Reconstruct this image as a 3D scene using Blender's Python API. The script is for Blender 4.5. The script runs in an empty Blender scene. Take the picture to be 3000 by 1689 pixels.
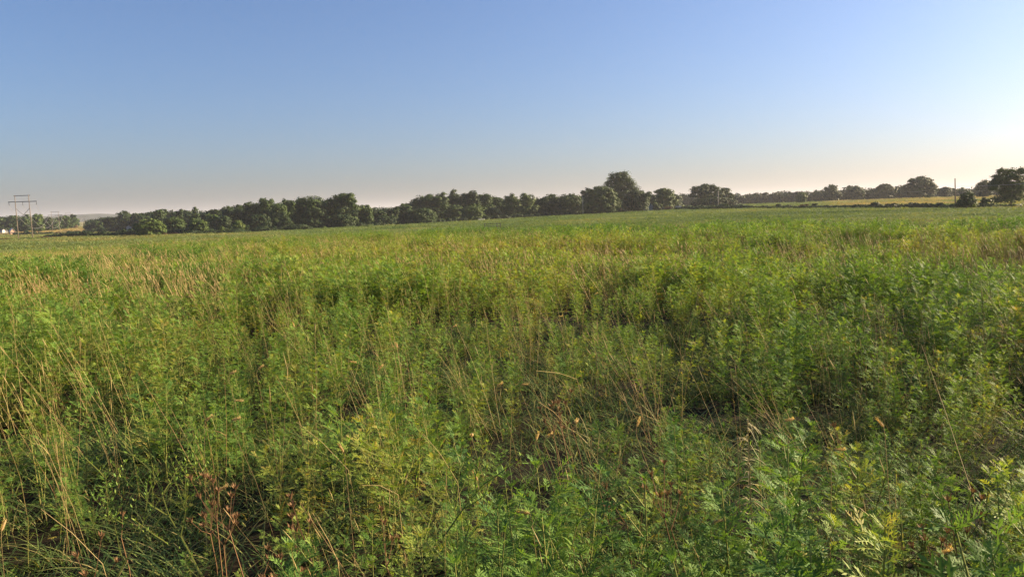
import bpy, math, random
import numpy as np
from mathutils import Matrix, Vector
D = bpy.data
S = bpy.context.scene
COL = S.collection
R = math.radians
rng = np.random.default_rng(11)
random.seed(5)

# ------------------------------------------------------------------ camera
EYE = 2.0
F = 2200.0                      # focal length in photo pixels (3000 wide)
PITCH = math.atan((844.5 - 617.0) / F)
ROLL = -0.030
M = Matrix.Rotation(math.pi / 2 - PITCH, 3, 'X') @ Matrix.Rotation(ROLL, 3, 'Z')
cd = D.cameras.new("camera")
cam = D.objects.new("camera", cd)
COL.objects.link(cam)
cam.matrix_world = M.to_4x4()
cam.location = (0, 0, EYE)
cd.sensor_width = 36
cd.lens = 36 * F / 3000
cd.clip_start = 0.05
cd.clip_end = 30000
S.camera = cam

# ------------------------------------------------------------------ sky and sun
SUN_AZ, SUN_EL = 73.0, 21.0
w = D.worlds.new("World")
S.world = w
w.use_nodes = True
nt = w.node_tree
bg = nt.nodes['Background']
sky = nt.nodes.new('ShaderNodeTexSky')
sky.sky_type = 'NISHITA'
sky.sun_disc = False
sky.sun_elevation = R(SUN_EL)
sky.sun_rotation = R(SUN_AZ)
sky.altitude = 200
sky.air_density = 1.1
sky.dust_density = 2.3
sky.ozone_density = 6.5
nt.links.new(sky.outputs[0], bg.inputs[0])
bg.inputs[1].default_value = 0.05
sd = D.lights.new("sun", 'SUN')
sd.energy = 5.0
sd.angle = R(0.5)
sd.color = (1.0, 0.82, 0.50)
sun = D.objects.new("sun", sd)
COL.objects.link(sun)
to_sun = Vector((math.sin(R(SUN_AZ)) * math.cos(R(SUN_EL)), math.cos(R(SUN_AZ)) * math.cos(R(SUN_EL)), math.sin(R(SUN_EL))))
sun.rotation_euler = to_sun.to_track_quat('Z', 'Y').to_euler()
S.view_settings.view_transform = 'Standard'
S.view_settings.look = 'None'
S.view_settings.exposure = 1.74
S.view_settings.use_white_balance = True
S.view_settings.white_balance_temperature = 6600
S.view_settings.white_balance_tint = 19
S.cycles.use_denoising = True
S.cycles.denoiser = 'OPENIMAGEDENOISE'
S.cycles.denoising_input_passes = 'RGB_ALBEDO_NORMAL'
S.cycles.denoising_prefilter = 'NONE'
S.view_settings.gamma = 1
S.cycles.max_bounces = 6
S.cycles.diffuse_bounces = 1
S.cycles.glossy_bounces = 1
S.cycles.transmission_bounces = 1
S.cycles.transparent_max_bounces = 4
S.cycles.volume_bounces = 0
S.cycles.use_adaptive_sampling = True
S.cycles.adaptive_threshold = 0.01


# ------------------------------------------------------------------ helpers: view geometry
def ray(X, Y):
    v = M @ Vector(((X - 1500) / F, (844.5 - Y) / F, -1))
    return v


def azim(X, Y=620):
    v = ray(X, Y)
    return math.atan2(v.x, v.y)


def to_plane(X, Y, z):
    """where the line of sight through photo pixel X, Y meets height z"""
    v = ray(X, Y)
    t = (z - EYE) / v.z
    return v.x * t, v.y * t


def at(X, d, Y=620):
    """ground point in the direction of column X at distance d"""
    a = azim(X, Y)
    x, y = d * math.sin(a), d * math.cos(a)
    return x, y, float(terr(x, y))


def height_at(X, Y, d):
    """height of the line of sight through X, Y at horizontal distance d"""
    v = ray(X, Y)
    return EYE + v.z / math.hypot(v.x, v.y) * d


# ------------------------------------------------------------------ noise
_lat = np.random.default_rng(3).random((256, 256))


def vnoise(x, y, s, seed=0):
    x = np.asarray(x) / s + 37.1 * seed + 900.0
    y = np.asarray(y) / s + 71.7 * seed + 900.0
    i = np.floor(x).astype(int); j = np.floor(y).astype(int)
    u = x - i; v = y - j
    u = u * u * (3 - 2 * u); v = v * v * (3 - 2 * v)
    g = lambda a, b: _lat[a % 256, b % 256]
    return (g(i, j) * (1 - u) + g(i + 1, j) * u) * (1 - v) + (g(i, j + 1) * (1 - u) + g(i + 1, j + 1) * u) * v


def fbm(x, y, s, seed=0, o=3):
    t = 0; a = 0.5; n = 0
    for k in range(o):
        t = t + a * vnoise(x, y, s / 2 ** k, seed + k * 5); n += a; a *= 0.55
    return t / n


# ------------------------------------------------------------------ terrain
TR = np.array([0, 20, 50, 80, 120, 200, 330, 450, 640, 800, 1000, 1250, 2000, 4000.0])
TX = [-1200, 0, 370, 750, 1100, 1500, 1800, 2040, 2300, 2620, 3000, 4200]
TZ = np.array([
    [0, -.05, -.58, -1.4, -2.5, -3.6, -4.1, -4.6, -5.2, -3.6, .5, 3, 6, 8],
    [0, -.05, -.58, -1.4, -2.5, -3.6, -4.0, -4.6, -5.3, -3.6, .5, 3, 6, 8],
    [0, -.05, -.58, -1.4, -2.5, -3.6, -4.0, -4.6, -5.2, -3.6, -.5, 1, 6, 8],
    [0, -.04, -.46, -1.08, -1.95, -3.1, -3.8, -4.2, -4.4, -4, -2, 0, 4, 8],
    [0, -.04, -.42, -.95, -1.6, -2.6, -3.5, -3.6, -3.8, -3, -1, 0, 4, 8],
    [0, -.04, -.36, -.82, -1.35, -2.0, -2.4, -2.5, -2.4, -2, 0, 1, 4, 8],
    [0, -.04, -.32, -.75, -1.15, -1.4, -1.2, -.9, -.4, 0, 1, 2, 4, 8],
    [0, -.04, -.32, -.72, -1.08, -1.22, -.9, -.2, .4, .8, 1.5, 2, 4, 8],
    [0, -.05, -.34, -.7, -1.05, -1.15, -.5, .2, 1.0, 1.5, 2, 2.5, 4, 8],
    [0, -.06, -.38, -.8, -1.15, -1.25, -.2, 1.2, 2.1, 2.3, 2.5, 3, 4, 8],
    [0, -.06, -.46, -.9, -1.25, -1.5, -.6, 1.0, 2.1, 2.3, 2.5, 3, 4, 8],
    [0, -.06, -.46, -.9, -1.25, -1.5, -.6, 1.0, 2.1, 2.3, 2.5, 3, 4, 8]])
TA = np.array([azim(X) for X in TX])
_RF = np.concatenate([np.linspace(0, 200, 201), np.geomspace(205, 4000, 260)])
_AF = np.linspace(-math.pi, math.pi, 361)
_tmp = np.stack([np.interp(_RF, TR, row) for row in TZ])
_grid = np.stack([np.interp(_AF, TA, _tmp[:, k]) for k in range(len(_RF))], 1)
for _ in range(3):                       # soften the kinks
    g = _grid.copy()
    g[:, 2:-2] = (_grid[:, :-4] + _grid[:, 1:-3] * 2 + _grid[:, 2:-2] * 2 + _grid[:, 3:-1] * 2 + _grid[:, 4:]) / 8
    g[3:-3] = (g[:-6] + g[1:-5] + g[2:-4] + g[3:-3] + g[4:-2] + g[5:-1] + g[6:]) / 7
    _grid = g


def terr(x, y):
    x = np.asarray(x, float); y = np.asarray(y, float)
    r = np.hypot(x, y); a = np.arctan2(x, y)
    fr = np.interp(np.clip(r, 0, 3999), _RF, np.arange(len(_RF)))
    fa = (a + math.pi) / (2 * math.pi) * 360
    i = np.clip(fr.astype(int), 0, len(_RF) - 2); j = np.clip(fa.astype(int), 0, 359)
    u = fr - i; v = fa - j
    z = (_grid[j, i] * (1 - u) + _grid[j, i + 1] * u) * (1 - v) + (_grid[j + 1, i] * (1 - u) + _grid[j + 1, i + 1] * u) * v
    return z + (fbm(x, y, 9, 21, 2) - .5) * .34 * np.clip(r / 12, 0, 1)


# ------------------------------------------------------------------ mesh helpers
class MB:
    """collects quads and tubes into one mesh"""
    def __init__(self):
        self.v = []; self.f = []; self.m = []; self.t = []

    def add(self, vs, fs, mat=0, tone=0.0):
        b = len(self.v)
        self.v.extend(vs)
        for f in fs:
            self.f.append(tuple(b + i for i in f)); self.m.append(mat)
        self.t.extend([tone] * len(vs))

    def box(self, c, s, rot=0.0, mat=0):
        cx, cy, cz = c; sx, sy, sz = s[0] / 2, s[1] / 2, s[2] / 2
        co, si = math.cos(rot), math.sin(rot)
        vs = []
        for z in (-sz, sz):
            for x, y in ((-sx, -sy), (sx, -sy), (sx, sy), (-sx, sy)):
                vs.append((cx + x * co - y * si, cy + x * si + y * co, cz + z))
        self.add(vs, [(3, 2, 1, 0), (4, 5, 6, 7), (0, 1, 5, 4), (1, 2, 6, 5), (2, 3, 7, 6), (3, 0, 4, 7)], mat)

    def tube(self, pts, rad, n=6, mat=0, tone=0.0, cap=True):
        pts = [Vector(p) for p in pts]
        vs = []
        for k, p in enumerate(pts):
            d = (pts[min(k + 1, len(pts) - 1)] - pts[max(k - 1, 0)])
            if d.length < 1e-9: d = Vector((0, 0, 1))
            d.normalize()
            a = d.cross(Vector((0.31, 0.95, 0.05)))
            if a.length < .05: a = d.cross(Vector((1, 0, 0)))
            a.normalize(); b = d.cross(a)
            r = rad[k] if hasattr(rad, '__len__') else rad
            for q in range(n):
                an = 2 * math.pi * q / n
                vs.append(tuple(p + a * (r * math.cos(an)) + b * (r * math.sin(an))))
        fs = []
        for k in range(len(pts) - 1):
            for q in range(n):
                fs.append((k * n + q, k * n + (q + 1) % n, (k + 1) * n + (q + 1) % n, (k + 1) * n + q))
        if cap and n > 2:
            fs.append(tuple(reversed(range(n)))); fs.append(tuple(range((len(pts) - 1) * n, len(pts) * n)))
        self.add(vs, fs, mat, tone)

    def mesh(self, name, mats, smooth=False):
        me = D.meshes.new(name)
        me.from_pydata([tuple(p) for p in self.v], [], self.f)
        for m in mats: me.materials.append(m)
        if len(mats) > 1: me.polygons.foreach_set('material_index', self.m)
        a = me.attributes.new('tone', 'FLOAT', 'POINT')
        a.data.foreach_set('value', np.array(self.t, dtype=np.float32))
        if smooth: me.polygons.foreach_set('use_smooth', [True] * len(me.polygons))
        me.update()
        return me

    def obj(self, name, mats, parent=None, smooth=False):
        if not isinstance(mats, (list, tuple)): mats = [mats]
        return link(name, self.mesh(name, mats, smooth), parent)


def quads_mesh(name, P, mats, tone=None, mi=None, normals=None):
    """P: (n,4,3) array of quads; fast path"""
    n = len(P)
    me = D.meshes.new(name)
    me.vertices.add(n * 4); me.loops.add(n * 4); me.polygons.add(n)
    me.vertices.foreach_set('co', P.reshape(-1).astype(np.float32))
    me.loops.foreach_set('vertex_index', np.arange(n * 4, dtype=np.int32))
    me.polygons.foreach_set('loop_start', np.arange(0, n * 4, 4, dtype=np.int32))
    for m in mats: me.materials.append(m)
    if mi is not None: me.polygons.foreach_set('material_index', np.asarray(mi, dtype=np.int32))
    a = me.attributes.new('tone', 'FLOAT', 'POINT')
    a.data.foreach_set('value', np.repeat(np.zeros(n) if tone is None else tone, 4).astype(np.float32))
    me.update(calc_edges=True)
    return me


def link(name, me, parent=None):
    o = D.objects.new(name, me)
    COL.objects.link(o)
    if parent is not None: o.parent = parent
    return o


def tag(o, label=None, cat=None, group=None, kind=None):
    if label: o['label'] = label
    if cat: o['category'] = cat
    if group: o['group'] = group
    if kind: o['kind'] = kind
    return o


def empty(name, loc, rz=0.0):
    o = D.objects.new(name, None)
    COL.objects.link(o)
    o.location = loc; o.rotation_euler = (0, 0, rz)
    o.empty_display_size = .2
    return o


# ------------------------------------------------------------------ materials
def mat(name):
    m = D.materials.new(name); m.use_nodes = True
    return m, m.node_tree, m.node_tree.nodes['Principled BSDF']


def plain(name, col, rough=.8, var=.25, scale=4.0):
    m, t, p = mat(name)
    n = t.nodes.new('ShaderNodeTexNoise'); n.inputs['Scale'].default_value = scale; n.inputs['Detail'].default_value = 5
    tc = t.nodes.new('ShaderNodeTexCoord'); t.links.new(tc.outputs['Object'], n.inputs['Vector'])
    mx = t.nodes.new('ShaderNodeMix'); mx.data_type = 'RGBA'
    mx.inputs[6].default_value = (*[c * (1 - var) for c in col], 1)
    mx.inputs[7].default_value = (*[min(1, c * (1 + var)) for c in col], 1)
    t.links.new(n.outputs[0], mx.inputs[0]); t.links.new(mx.outputs[2], p.inputs['Base Color'])
    p.inputs['Roughness'].default_value = rough
    return m


def leafmat(name, stops, trans=.35, rough=.6, spec=.15, noise=0.0, nscale=.15):
    """colour from the per-leaf tone plus the plant's own tint (both 0..1, summed)"""
    m, t, p = mat(name)
    a = t.nodes.new('ShaderNodeAttribute'); a.attribute_name = 'tone'
    b = t.nodes.new('ShaderNodeAttribute'); b.attribute_name = 'tint'; b.attribute_type = 'INSTANCER'
    s = t.nodes.new('ShaderNodeMath'); s.operation = 'ADD'
    t.links.new(a.outputs['Fac'], s.inputs[0]); t.links.new(b.outputs['Fac'], s.inputs[1])
    val = s.outputs[0]
    if noise:
        tc = t.nodes.new('ShaderNodeNewGeometry')
        n = t.nodes.new('ShaderNodeTexNoise'); n.inputs['Scale'].default_value = nscale; n.inputs['Detail'].default_value = 3
        t.links.new(tc.outputs['Position'], n.inputs['Vector'])
        q = t.nodes.new('ShaderNodeMath'); q.operation = 'MULTIPLY_ADD'
        t.links.new(n.outputs[0], q.inputs[0]); q.inputs[1].default_value = noise * 2; q.inputs[2].default_value = -noise
        s2 = t.nodes.new('ShaderNodeMath'); s2.operation = 'ADD'
        t.links.new(val, s2.inputs[0]); t.links.new(q.outputs[0], s2.inputs[1]); val = s2.outputs[0]
    r = t.nodes.new('ShaderNodeValToRGB')
    e = r.color_ramp.elements
    while len(e) < len(stops): e.new(.5)
    for k, (pos, c) in enumerate(stops):
        e[k].position = pos; e[k].color = (*c, 1)
    t.links.new(val, r.inputs[0])
    t.links.new(r.outputs[0], p.inputs['Base Color'])
    p.inputs['Roughness'].default_value = rough
    p.inputs['Specular IOR Level'].default_value = spec
    if trans:
        tr = t.nodes.new('ShaderNodeBsdfTranslucent')
        hs = t.nodes.new('ShaderNodeMix'); hs.data_type = 'RGBA'; hs.blend_type = 'MULTIPLY'; hs.inputs[0].default_value = 1
        t.links.new(r.outputs[0], hs.inputs[6]); hs.inputs[7].default_value = (1.5, 1.35, .55, 1)
        t.links.new(hs.outputs[2], tr.inputs[0])
        ms = t.nodes.new('ShaderNodeMixShader'); ms.inputs[0].default_value = trans
        t.links.new(p.outputs[0], ms.inputs[1]); t.links.new(tr.outputs[0], ms.inputs[2])
        t.links.new(ms.outputs[0], t.nodes['Material Output'].inputs[0])
    return m


RAG = leafmat("ragweed_leaf", [(0, (.055, .135, .032)), (.3, (.138, .25, .046)), (.55, (.24, .30, .06)), (.75, (.30, .25, .065)), (1.0, (.19, .10, .04))], .36)
RAGSTEM = leafmat("ragweed_stem", [(0, (.16, .19, .045)), (.5, (.22, .19, .06)), (1, (.18, .10, .045))], 0, .6)
STRAW = leafmat("dry_straw", [(0, (.38, .30, .13)), (.5, (.33, .235, .105)), (1, (.25, .14, .065))], .15, .6)
BROWN = leafmat("dead_brown", [(0, (.22, .125, .06)), (1, (.12, .065, .035))], .1, .7)
FOX = leafmat("foxtail_bristle", [(0, (.55, .43, .22)), (1, (.38, .26, .12))], .4, .6)
TREE = leafmat("tree_leaf", [(0, (.018, .036, .014)), (.35, (.040, .072, .02)), (.65, (.080, .125, .026)), (1, (.15, .17, .03))], .15, .6, .15)
DRYBUSH = leafmat("rusty_bush_leaf", [(0, (.05, .03, .02)), (.5, (.085, .05, .028)), (1, (.10, .085, .03))], .2, .7)
PAST = leafmat("pasture_leaf", [(0, (.05, .10, .03)), (.4, (.14, .205, .06)), (.7, (.23, .235, .08)), (1, (.36, .29, .13))], .3)
BARK = plain("bark", (.09, .07, .055), .9, .35, 3)
POLE = plain("weathered_pole_wood", (.15, .12, .09), .85, .25, 2)
STEEL = plain("dull_steel", (.16, .16, .17), .5, .15, 3)
PORC = plain("insulator_porcelain", (.06, .055, .055), .4, .1, 3)
WIRE = plain("aluminium_wire", (.30, .30, .31), .45, .1, 1)
WHITE = plain("white_paint", (.40, .39, .37), .6, .06, .8)
PALEROOF = plain("pale_metal_roof", (.36, .36, .34), .5, .08, 1)
DARKROOF = plain("dark_shingle", (.06, .06, .065), .9, .2, 3)
BLUEWALL = plain("grey_blue_siding", (.30, .36, .45), .7, .08, 1)
SUNWALL = plain("sunlit_siding", (.45, .28, .19), .75, .08, 1)  # orange of the low sun is put into this siding's colour
GLASS = plain("window_glass", (.03, .035, .045), .15, .1, 1)
REDBARN = plain("rusty_red", (.16, .05, .035), .8, .2, 1)


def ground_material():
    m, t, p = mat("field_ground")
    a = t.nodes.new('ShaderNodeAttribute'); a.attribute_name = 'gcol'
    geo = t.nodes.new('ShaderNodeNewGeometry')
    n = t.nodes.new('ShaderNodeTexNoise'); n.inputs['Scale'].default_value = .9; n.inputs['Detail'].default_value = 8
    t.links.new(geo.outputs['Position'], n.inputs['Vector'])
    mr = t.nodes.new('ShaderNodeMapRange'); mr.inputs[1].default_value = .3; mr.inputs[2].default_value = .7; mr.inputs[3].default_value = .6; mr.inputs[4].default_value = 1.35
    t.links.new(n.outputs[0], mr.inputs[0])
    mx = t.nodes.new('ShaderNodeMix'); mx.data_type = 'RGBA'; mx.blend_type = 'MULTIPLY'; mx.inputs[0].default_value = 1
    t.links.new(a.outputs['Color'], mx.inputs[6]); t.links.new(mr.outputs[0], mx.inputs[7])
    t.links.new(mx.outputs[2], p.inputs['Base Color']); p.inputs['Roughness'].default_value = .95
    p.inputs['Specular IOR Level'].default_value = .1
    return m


GROUND = ground_material()


# ------------------------------------------------------------------ where each cover grows
def weed_edge(a):
    """distance at which the rough weed field ends, by direction"""
    return np.interp(a, [azim(X) for X in (-600, 0, 1100, 1500, 2000, 2500, 3000, 3600)], [108, 108, 100, 84, 74, 64, 60, 60])


def tan_amount(x, y):
    """how much of the far land is dry tan grass (0..1)"""
    r = np.hypot(x, y); a = np.arctan2(x, y)
    left = (a < azim(420)).astype(float) * np.clip((r - 640) / 60, 0, 1)
    right = np.clip((a - azim(2390)) / .03, 0, 1) * np.clip((r - 262) / 30, 0, 1) * np.clip((fbm(x, y, 60, 8) - .25) * 4, .35, 1)
    return np.clip(left * np.clip((fbm(x, y, 90, 9) - .15) * 5, .4, 1) + right, 0, 1)


def build_ground():
    na = 480
    rr = np.concatenate([np.linspace(0.0, 120, 90)[1:], np.geomspace(123, 1500, 150), np.geomspace(1560, 14000, 24)])
    aa = np.linspace(-math.pi, math.pi, na, endpoint=False)
    A, Rr = np.meshgrid(aa, rr)
    X, Y = Rr * np.sin(A), Rr * np.cos(A)
    Z = terr(X, Y) - np.clip((Rr - 4000) / 10000, 0, 1) * 30
    V = np.concatenate([[[0, 0, float(terr(0, 0))]], np.stack([X, Y, Z], -1).reshape(-1, 3)])
    n = len(rr)
    i = np.arange(na); j = (i + 1) % na
    fs = [(0, 1 + b, 1 + a) for a, b in zip(i, j)]
    for k in range(n - 1):
        b = 1 + k * na
        fs += list(zip((b + i).tolist(), (b + j).tolist(), (b + na + j).tolist(), (b + na + i).tolist()))
    me = D.meshes.new("ground")
    me.from_pydata(V.tolist(), [], fs)
    me.materials.append(GROUND)
    x, y = V[:, 0], V[:, 1]
    r = np.hypot(x, y); a = np.arctan2(x, y)
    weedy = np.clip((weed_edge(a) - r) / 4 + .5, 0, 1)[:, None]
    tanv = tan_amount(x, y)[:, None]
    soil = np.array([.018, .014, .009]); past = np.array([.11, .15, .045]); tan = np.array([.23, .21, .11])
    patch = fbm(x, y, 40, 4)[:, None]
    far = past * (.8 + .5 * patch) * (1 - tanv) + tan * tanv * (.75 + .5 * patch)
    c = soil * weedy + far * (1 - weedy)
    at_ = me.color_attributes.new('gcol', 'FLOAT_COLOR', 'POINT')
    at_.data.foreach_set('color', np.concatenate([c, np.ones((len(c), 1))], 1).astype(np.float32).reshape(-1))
    me.polygons.foreach_set('use_smooth', [True] * len(me.polygons))
    o = link("ground", me)
    tag(o, "gently rolling farmland soil under the weeds and pasture", "ground", kind='structure')


build_ground()

# ------------------------------------------------------------------ far blue hills
def build_hills():
    """wooded ridge some three kilometres off: a strip of real hills with rough crown tops"""
    prof_x = [-1500, -300, 0, 150, 222, 262, 300, 340, 400, 470, 640, 900, 1050, 1150, 1300, 1700, 2200, 3000, 4200]
    prof_y = [652, 640, 634, 633, 630, 627, 625.5, 626, 625, 624, 622, 612, 608, 606, 602, 600, 590, 566, 530]
    na, nd = 700, 26
    aa = np.linspace(azim(-1500), azim(4200), na)
    xs = np.array(prof_x)
    ztop = np.interp(aa, [azim(X) for X in xs], [height_at(X, Y, 3300) for X, Y in zip(xs, prof_y)])
    dd = np.linspace(2500, 4600, nd)
    shape = np.interp(dd, [2500, 3300, 4600], [0, 1, 0]) ** .8
    A, Dd = np.meshgrid(aa, dd)
    X, Y = Dd * np.sin(A), Dd * np.cos(A)
    Z = -6 + (ztop[None] + 6) * shape[:, None] + (fbm(X, Y, 70, 15, 3) - .5) * 13 * shape[:, None]
    V = np.stack([X, Y, Z], -1).reshape(-1, 3)
    fs = []
    i = np.arange(na - 1)
    for k in range(nd - 1):
        b = k * na
        fs += list(zip((b + i).tolist(), (b + i + 1).tolist(), (b + na + i + 1).tolist(), (b + na + i).tolist()))
    me = D.meshes.new("hills"); me.from_pydata(V.tolist(), [], fs)
    me.materials.append(plain("wooded_hill", (.028, .042, .03), .95, .5, .02))
    tag(link("hills", me), "low wooded ridge fading blue on the horizon", "hills", kind='structure')


build_hills()

# ------------------------------------------------------------------ trees
def unit(n):
    v = rng.normal(size=(n, 3))
    return v / np.linalg.norm(v, axis=1)[:, None]


def leaf_quads(C, N, size, tone, el=1.6):
    """kite-shaped leaf sprays centred at C facing N"""
    n = len(C)
    t = unit(n)
    u = np.cross(N, t); u /= np.linalg.norm(u, axis=1)[:, None] + 1e-9
    v = np.cross(N, u)
    s = (size * rng.uniform(.6, 1.4, n))[:, None]
    a, b = u * s * el * .5, v * s * .5
    P = np.stack([C - a, C + b - a * .1, C + a, C - b + a * .15], 1)
    return P


def crown_quads(lobes, leaf, puff, dens, tone0, flat=.0, gap=.0, droop=0.0):
    """lobes: (x,y,z,rx,ry,rz). Each lobe is covered with puffs, each puff with leaf sprays."""
    Ps, Ts = [], []
    for lx, ly, lz, rx, ry, rz in lobes:
        area = 4 * math.pi * ((rx * ry) ** 1.6 / 3 + (rx * rz) ** 1.6 / 3 + (ry * rz) ** 1.6 / 3) ** (1 / 1.6)
        npf = max(6, int(area / (puff * puff * 1.25)))
        d = unit(npf)
        d = d[d[:, 2] > -.75]
        if gap: d = d[rng.random(len(d)) > gap]
        inner = rng.uniform(.55, 1.0, len(d)) if len(d) else np.zeros(0)
        c = d * np.array([rx, ry, rz]) * inner[:, None] + np.array([lx, ly, lz])
        pr = puff * rng.uniform(.65, 1.25, len(d))
        ptone = tone0 + rng.normal(0, .09, len(d))
        nl = int(max(8, dens * puff * puff / (leaf * leaf)))
        for k in range(len(d)):
            e = unit(nl)
            e[:, 2] = np.where(e[:, 2] < -.35, -e[:, 2] * .7, e[:, 2])
            rad = pr[k] * rng.uniform(.55, 1.08, nl)[:, None]
            p = c[k] + e * rad * np.array([1, 1, .75 - flat * .4])
            nrm = e * 1.0 + d[k] * .5 + unit(nl) * .38 + np.array([0, 0, .1])
            nrm /= np.linalg.norm(nrm, axis=1)[:, None]
            Ps.append(leaf_quads(p, nrm, leaf, None)); Ts.append(np.clip(ptone[k] + rng.normal(0, .07, nl), 0, 1))
    return np.concatenate(Ps), np.concatenate(Ts)


def limb(mb, a, b, r0, r1, n=5, sag=.08):
    a, b = Vector(a), Vector(b)
    pts = []
    L = (b - a).length
    for k in range(n):
        t = k / (n - 1)
        j = Vector(rng.normal(0, .035 * L, 3)) if 0 < k < n - 1 else Vector((0, 0, 0))
        p = a.lerp(b, t) + j; p.z += math.sin(t * math.pi) * sag * L
        pts.append(p)
    mb.tube(pts, [r0 + (r1 - r0) * k / (n - 1) for k in range(n)], 6)


KIND = {   # lobe layouts in units of half-width (x, y) and height (z): (x, y, z, rx, ry, rz)
    'round': [(0, 0, .58, .95, .9, .40), (-.45, .1, .42, .55, .6, .30), (.45, -.1, .42, .55, .6, .30), (.1, .2, .76, .6, .6, .22), (-.3, -.3, .24, .65, .6, .22), (.35, .2, .24, .65, .6, .22), (0, -.2, .15, .8, .6, .14)],
    'dome': [(0, 0, .50, 1.0, .9, .44), (-.5, 0, .34, .5, .7, .30), (.5, .1, .34, .5, .7, .30), (.0, .0, .75, .66, .6, .24), (-.1, -.4, .2, .9, .5, .2), (-.4, .1, .68, .42, .4, .2), (.42, .1, .64, .42, .4, .2), (0, 0, .14, .9, .6, .13)],
    'oak': [(0, 0, .6, .62, .5, .2), (-.42, 0, .72, .54, .55, .2), (.38, .1, .76, .56, .55, .21), (0, .1, .84, .5, .5, .15), (-.66, .1, .52, .38, .4, .2), (.68, -.1, .54, .36, .4, .2), (.0, -.2, .44, .5, .5, .16), (.1, .1, .25, .8, .6, .2), (-.2, .1, .15, .75, .6, .14)],
    'tall': [(0, 0, .55, .82, .75, .32), (-.2, .1, .78, .6, .6, .21), (.25, 0, .74, .6, .6, .21), (.3, .1, .34, .68, .7, .26), (-.3, 0, .32, .68, .7, .26), (0, 0, .15, .8, .6, .14)],
    'twin': [(-.25, 0, .83, .5, .6, .17), (.22, .1, .85, .46, .55, .15), (-.3, 0, .68, .66, .6, .18), (.42, 0, .68, .55, .6, .19), (.1, 0, .66, .7, .5, .22), (.1, 0, .48, .74, .6, .2), (.68, .1, .54, .34, .4, .1), (0, 0, .24, .58, .5, .24), (-.86, .1, .60, .18, .2, .06)],
    'cedar': [(0, 0, .20, .9, .85, .2), (0, 0, .40, .74, .7, .2), (.05, 0, .6, .54, .52, .18), (0, 0, .76, .36, .36, .15), (0, 0, .9, .2, .2, .12)],
    'umbrella': [(.05, .1, .58, .5, .4, .2), (-.5, 0, .66, .46, .5, .18), (0, 0, .76, .58, .6, .22), (.5, 0, .64, .48, .5, .19), (-.76, 0, .52, .25, .3, .13), (.78, 0, .5, .24, .3, .14), (0, 0, .2, 1.0, .7, .22), (.3, .1, .45, .3, .3, .12), (-.15, 0, .5, .3, .3, .13)],
    'bush': [(0, 0, .42, .8, .8, .42), (-.5, 0, .3, .5, .6, .3), (.5, .1, .32, .5, .6, .32), (.1, 0, .68, .5, .5, .28)],
    'spread': [(.1, .1, .68, .5, .4, .2), (-.05, 0, .8, .55, .5, .16), (.45, .1, .76, .5, .5, .16), (-.5, 0, .64, .46, .5, .14), (.0, -.1, .6, .56, .5, .16), (.6, 0, .52, .44, .5, .16), (-.3, 0, .42, .6, .6, .15), (.3, .1, .36, .64, .6, .16), (-.55, 0, .26, .42, .5, .1), (.3, 0, .2, .5, .5, .12)],
}
CY = {'n': 0}


def tree(X, d, Ytop, W, kind, tone, label, group, cat='tree', name='tree', leaf=None, trunk=True, gap=.08, base=None, matl=None, dens=1.0):
    """a tree standing in column X at distance d, its top at photo row Ytop, W photo pixels wide"""
    x, y, z = at(X, d, Ytop)
    if base is not None: z = max(z - 3, base)
    h = max(1.2, height_at(X, Ytop, d) - z)
    hw = W / F * d / 2 * 1.2 * math.cos(azim(X))
    leaf = leaf or max(.34, d * .00125)
    puff = max(leaf * 1.7, min(hw, h * .5) * .24)
    J = 1 + rng.normal(0, .09, (len(KIND[kind]), 6))
    lob = [(l[0] * hw * j[0], l[1] * hw * j[1], min(l[2] * h, (1 - l[5] * .97) * h), l[3] * hw * j[3] * 1.0, l[4] * hw * j[4] * 1.0, l[5] * h * j[5] * 1.0) for l, j in zip(KIND[kind], J)]
    nb = 0 if kind in ('twin', 'cedar') else 9
    for _ in range(nb):                   # stray boughs that break the outline
        l = lob[rng.integers(0, len(lob))]; dv = unit(1)[0]; dv[2] = abs(dv[2]) * .9
        q = rng.uniform(.85, 1.15); f = rng.uniform(.12, .25)
        lob.append((l[0] + dv[0] * l[3] * q, l[1] + dv[1] * l[4] * q, max(h * .12, l[2] + dv[2] * l[5] * q), hw * f, hw * f, h * f * .42))
    sh = lambda r: max(r - puff * .35, r * .6)
    P, T = crown_quads([(l[0], l[1], l[2], sh(l[3]), sh(l[4]), sh(l[5])) for l in lob], leaf, puff, 2.6 * dens, tone, gap=gap)
    top = P[..., 2].max()
    P[..., 2] *= h / top
    P[..., 2] = np.maximum(P[..., 2], .05)
    e = empty(name, (x, y, z - .05), rng.uniform(-.15, .15))
    link('crown', quads_mesh('crown', P, [matl or TREE], T), e)
    if trunk:
        mb = MB()
        r0 = max(.12, h * .017)
        ht = h * .62
        mb.tube([(0, 0, -.2), (r0 * .3, 0, h * .15), (-r0 * .3, r0 * .4, h * .35), (0, 0, ht)], [r0 * 1.3, r0, r0 * .8, r0 * .3], 8)
        for l in lob[:len(lob) - nb]:
            if l[2] > h * .25:
                zz = min(ht * .95, max(h * .12, l[2] - .22 * h))
                limb(mb, (0, 0, zz), (l[0] * .9, l[1] * .9, l[2]), r0 * .5, r0 * .14)
        mb.obj('trunk', BARK, e, True)
    tag(e, label, cat, group)
    return e


G1, G2, G3, G4 = "trees of the left wood", "trees of the middle row", "trees along the right horizon", "trees in the left valley"
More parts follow.
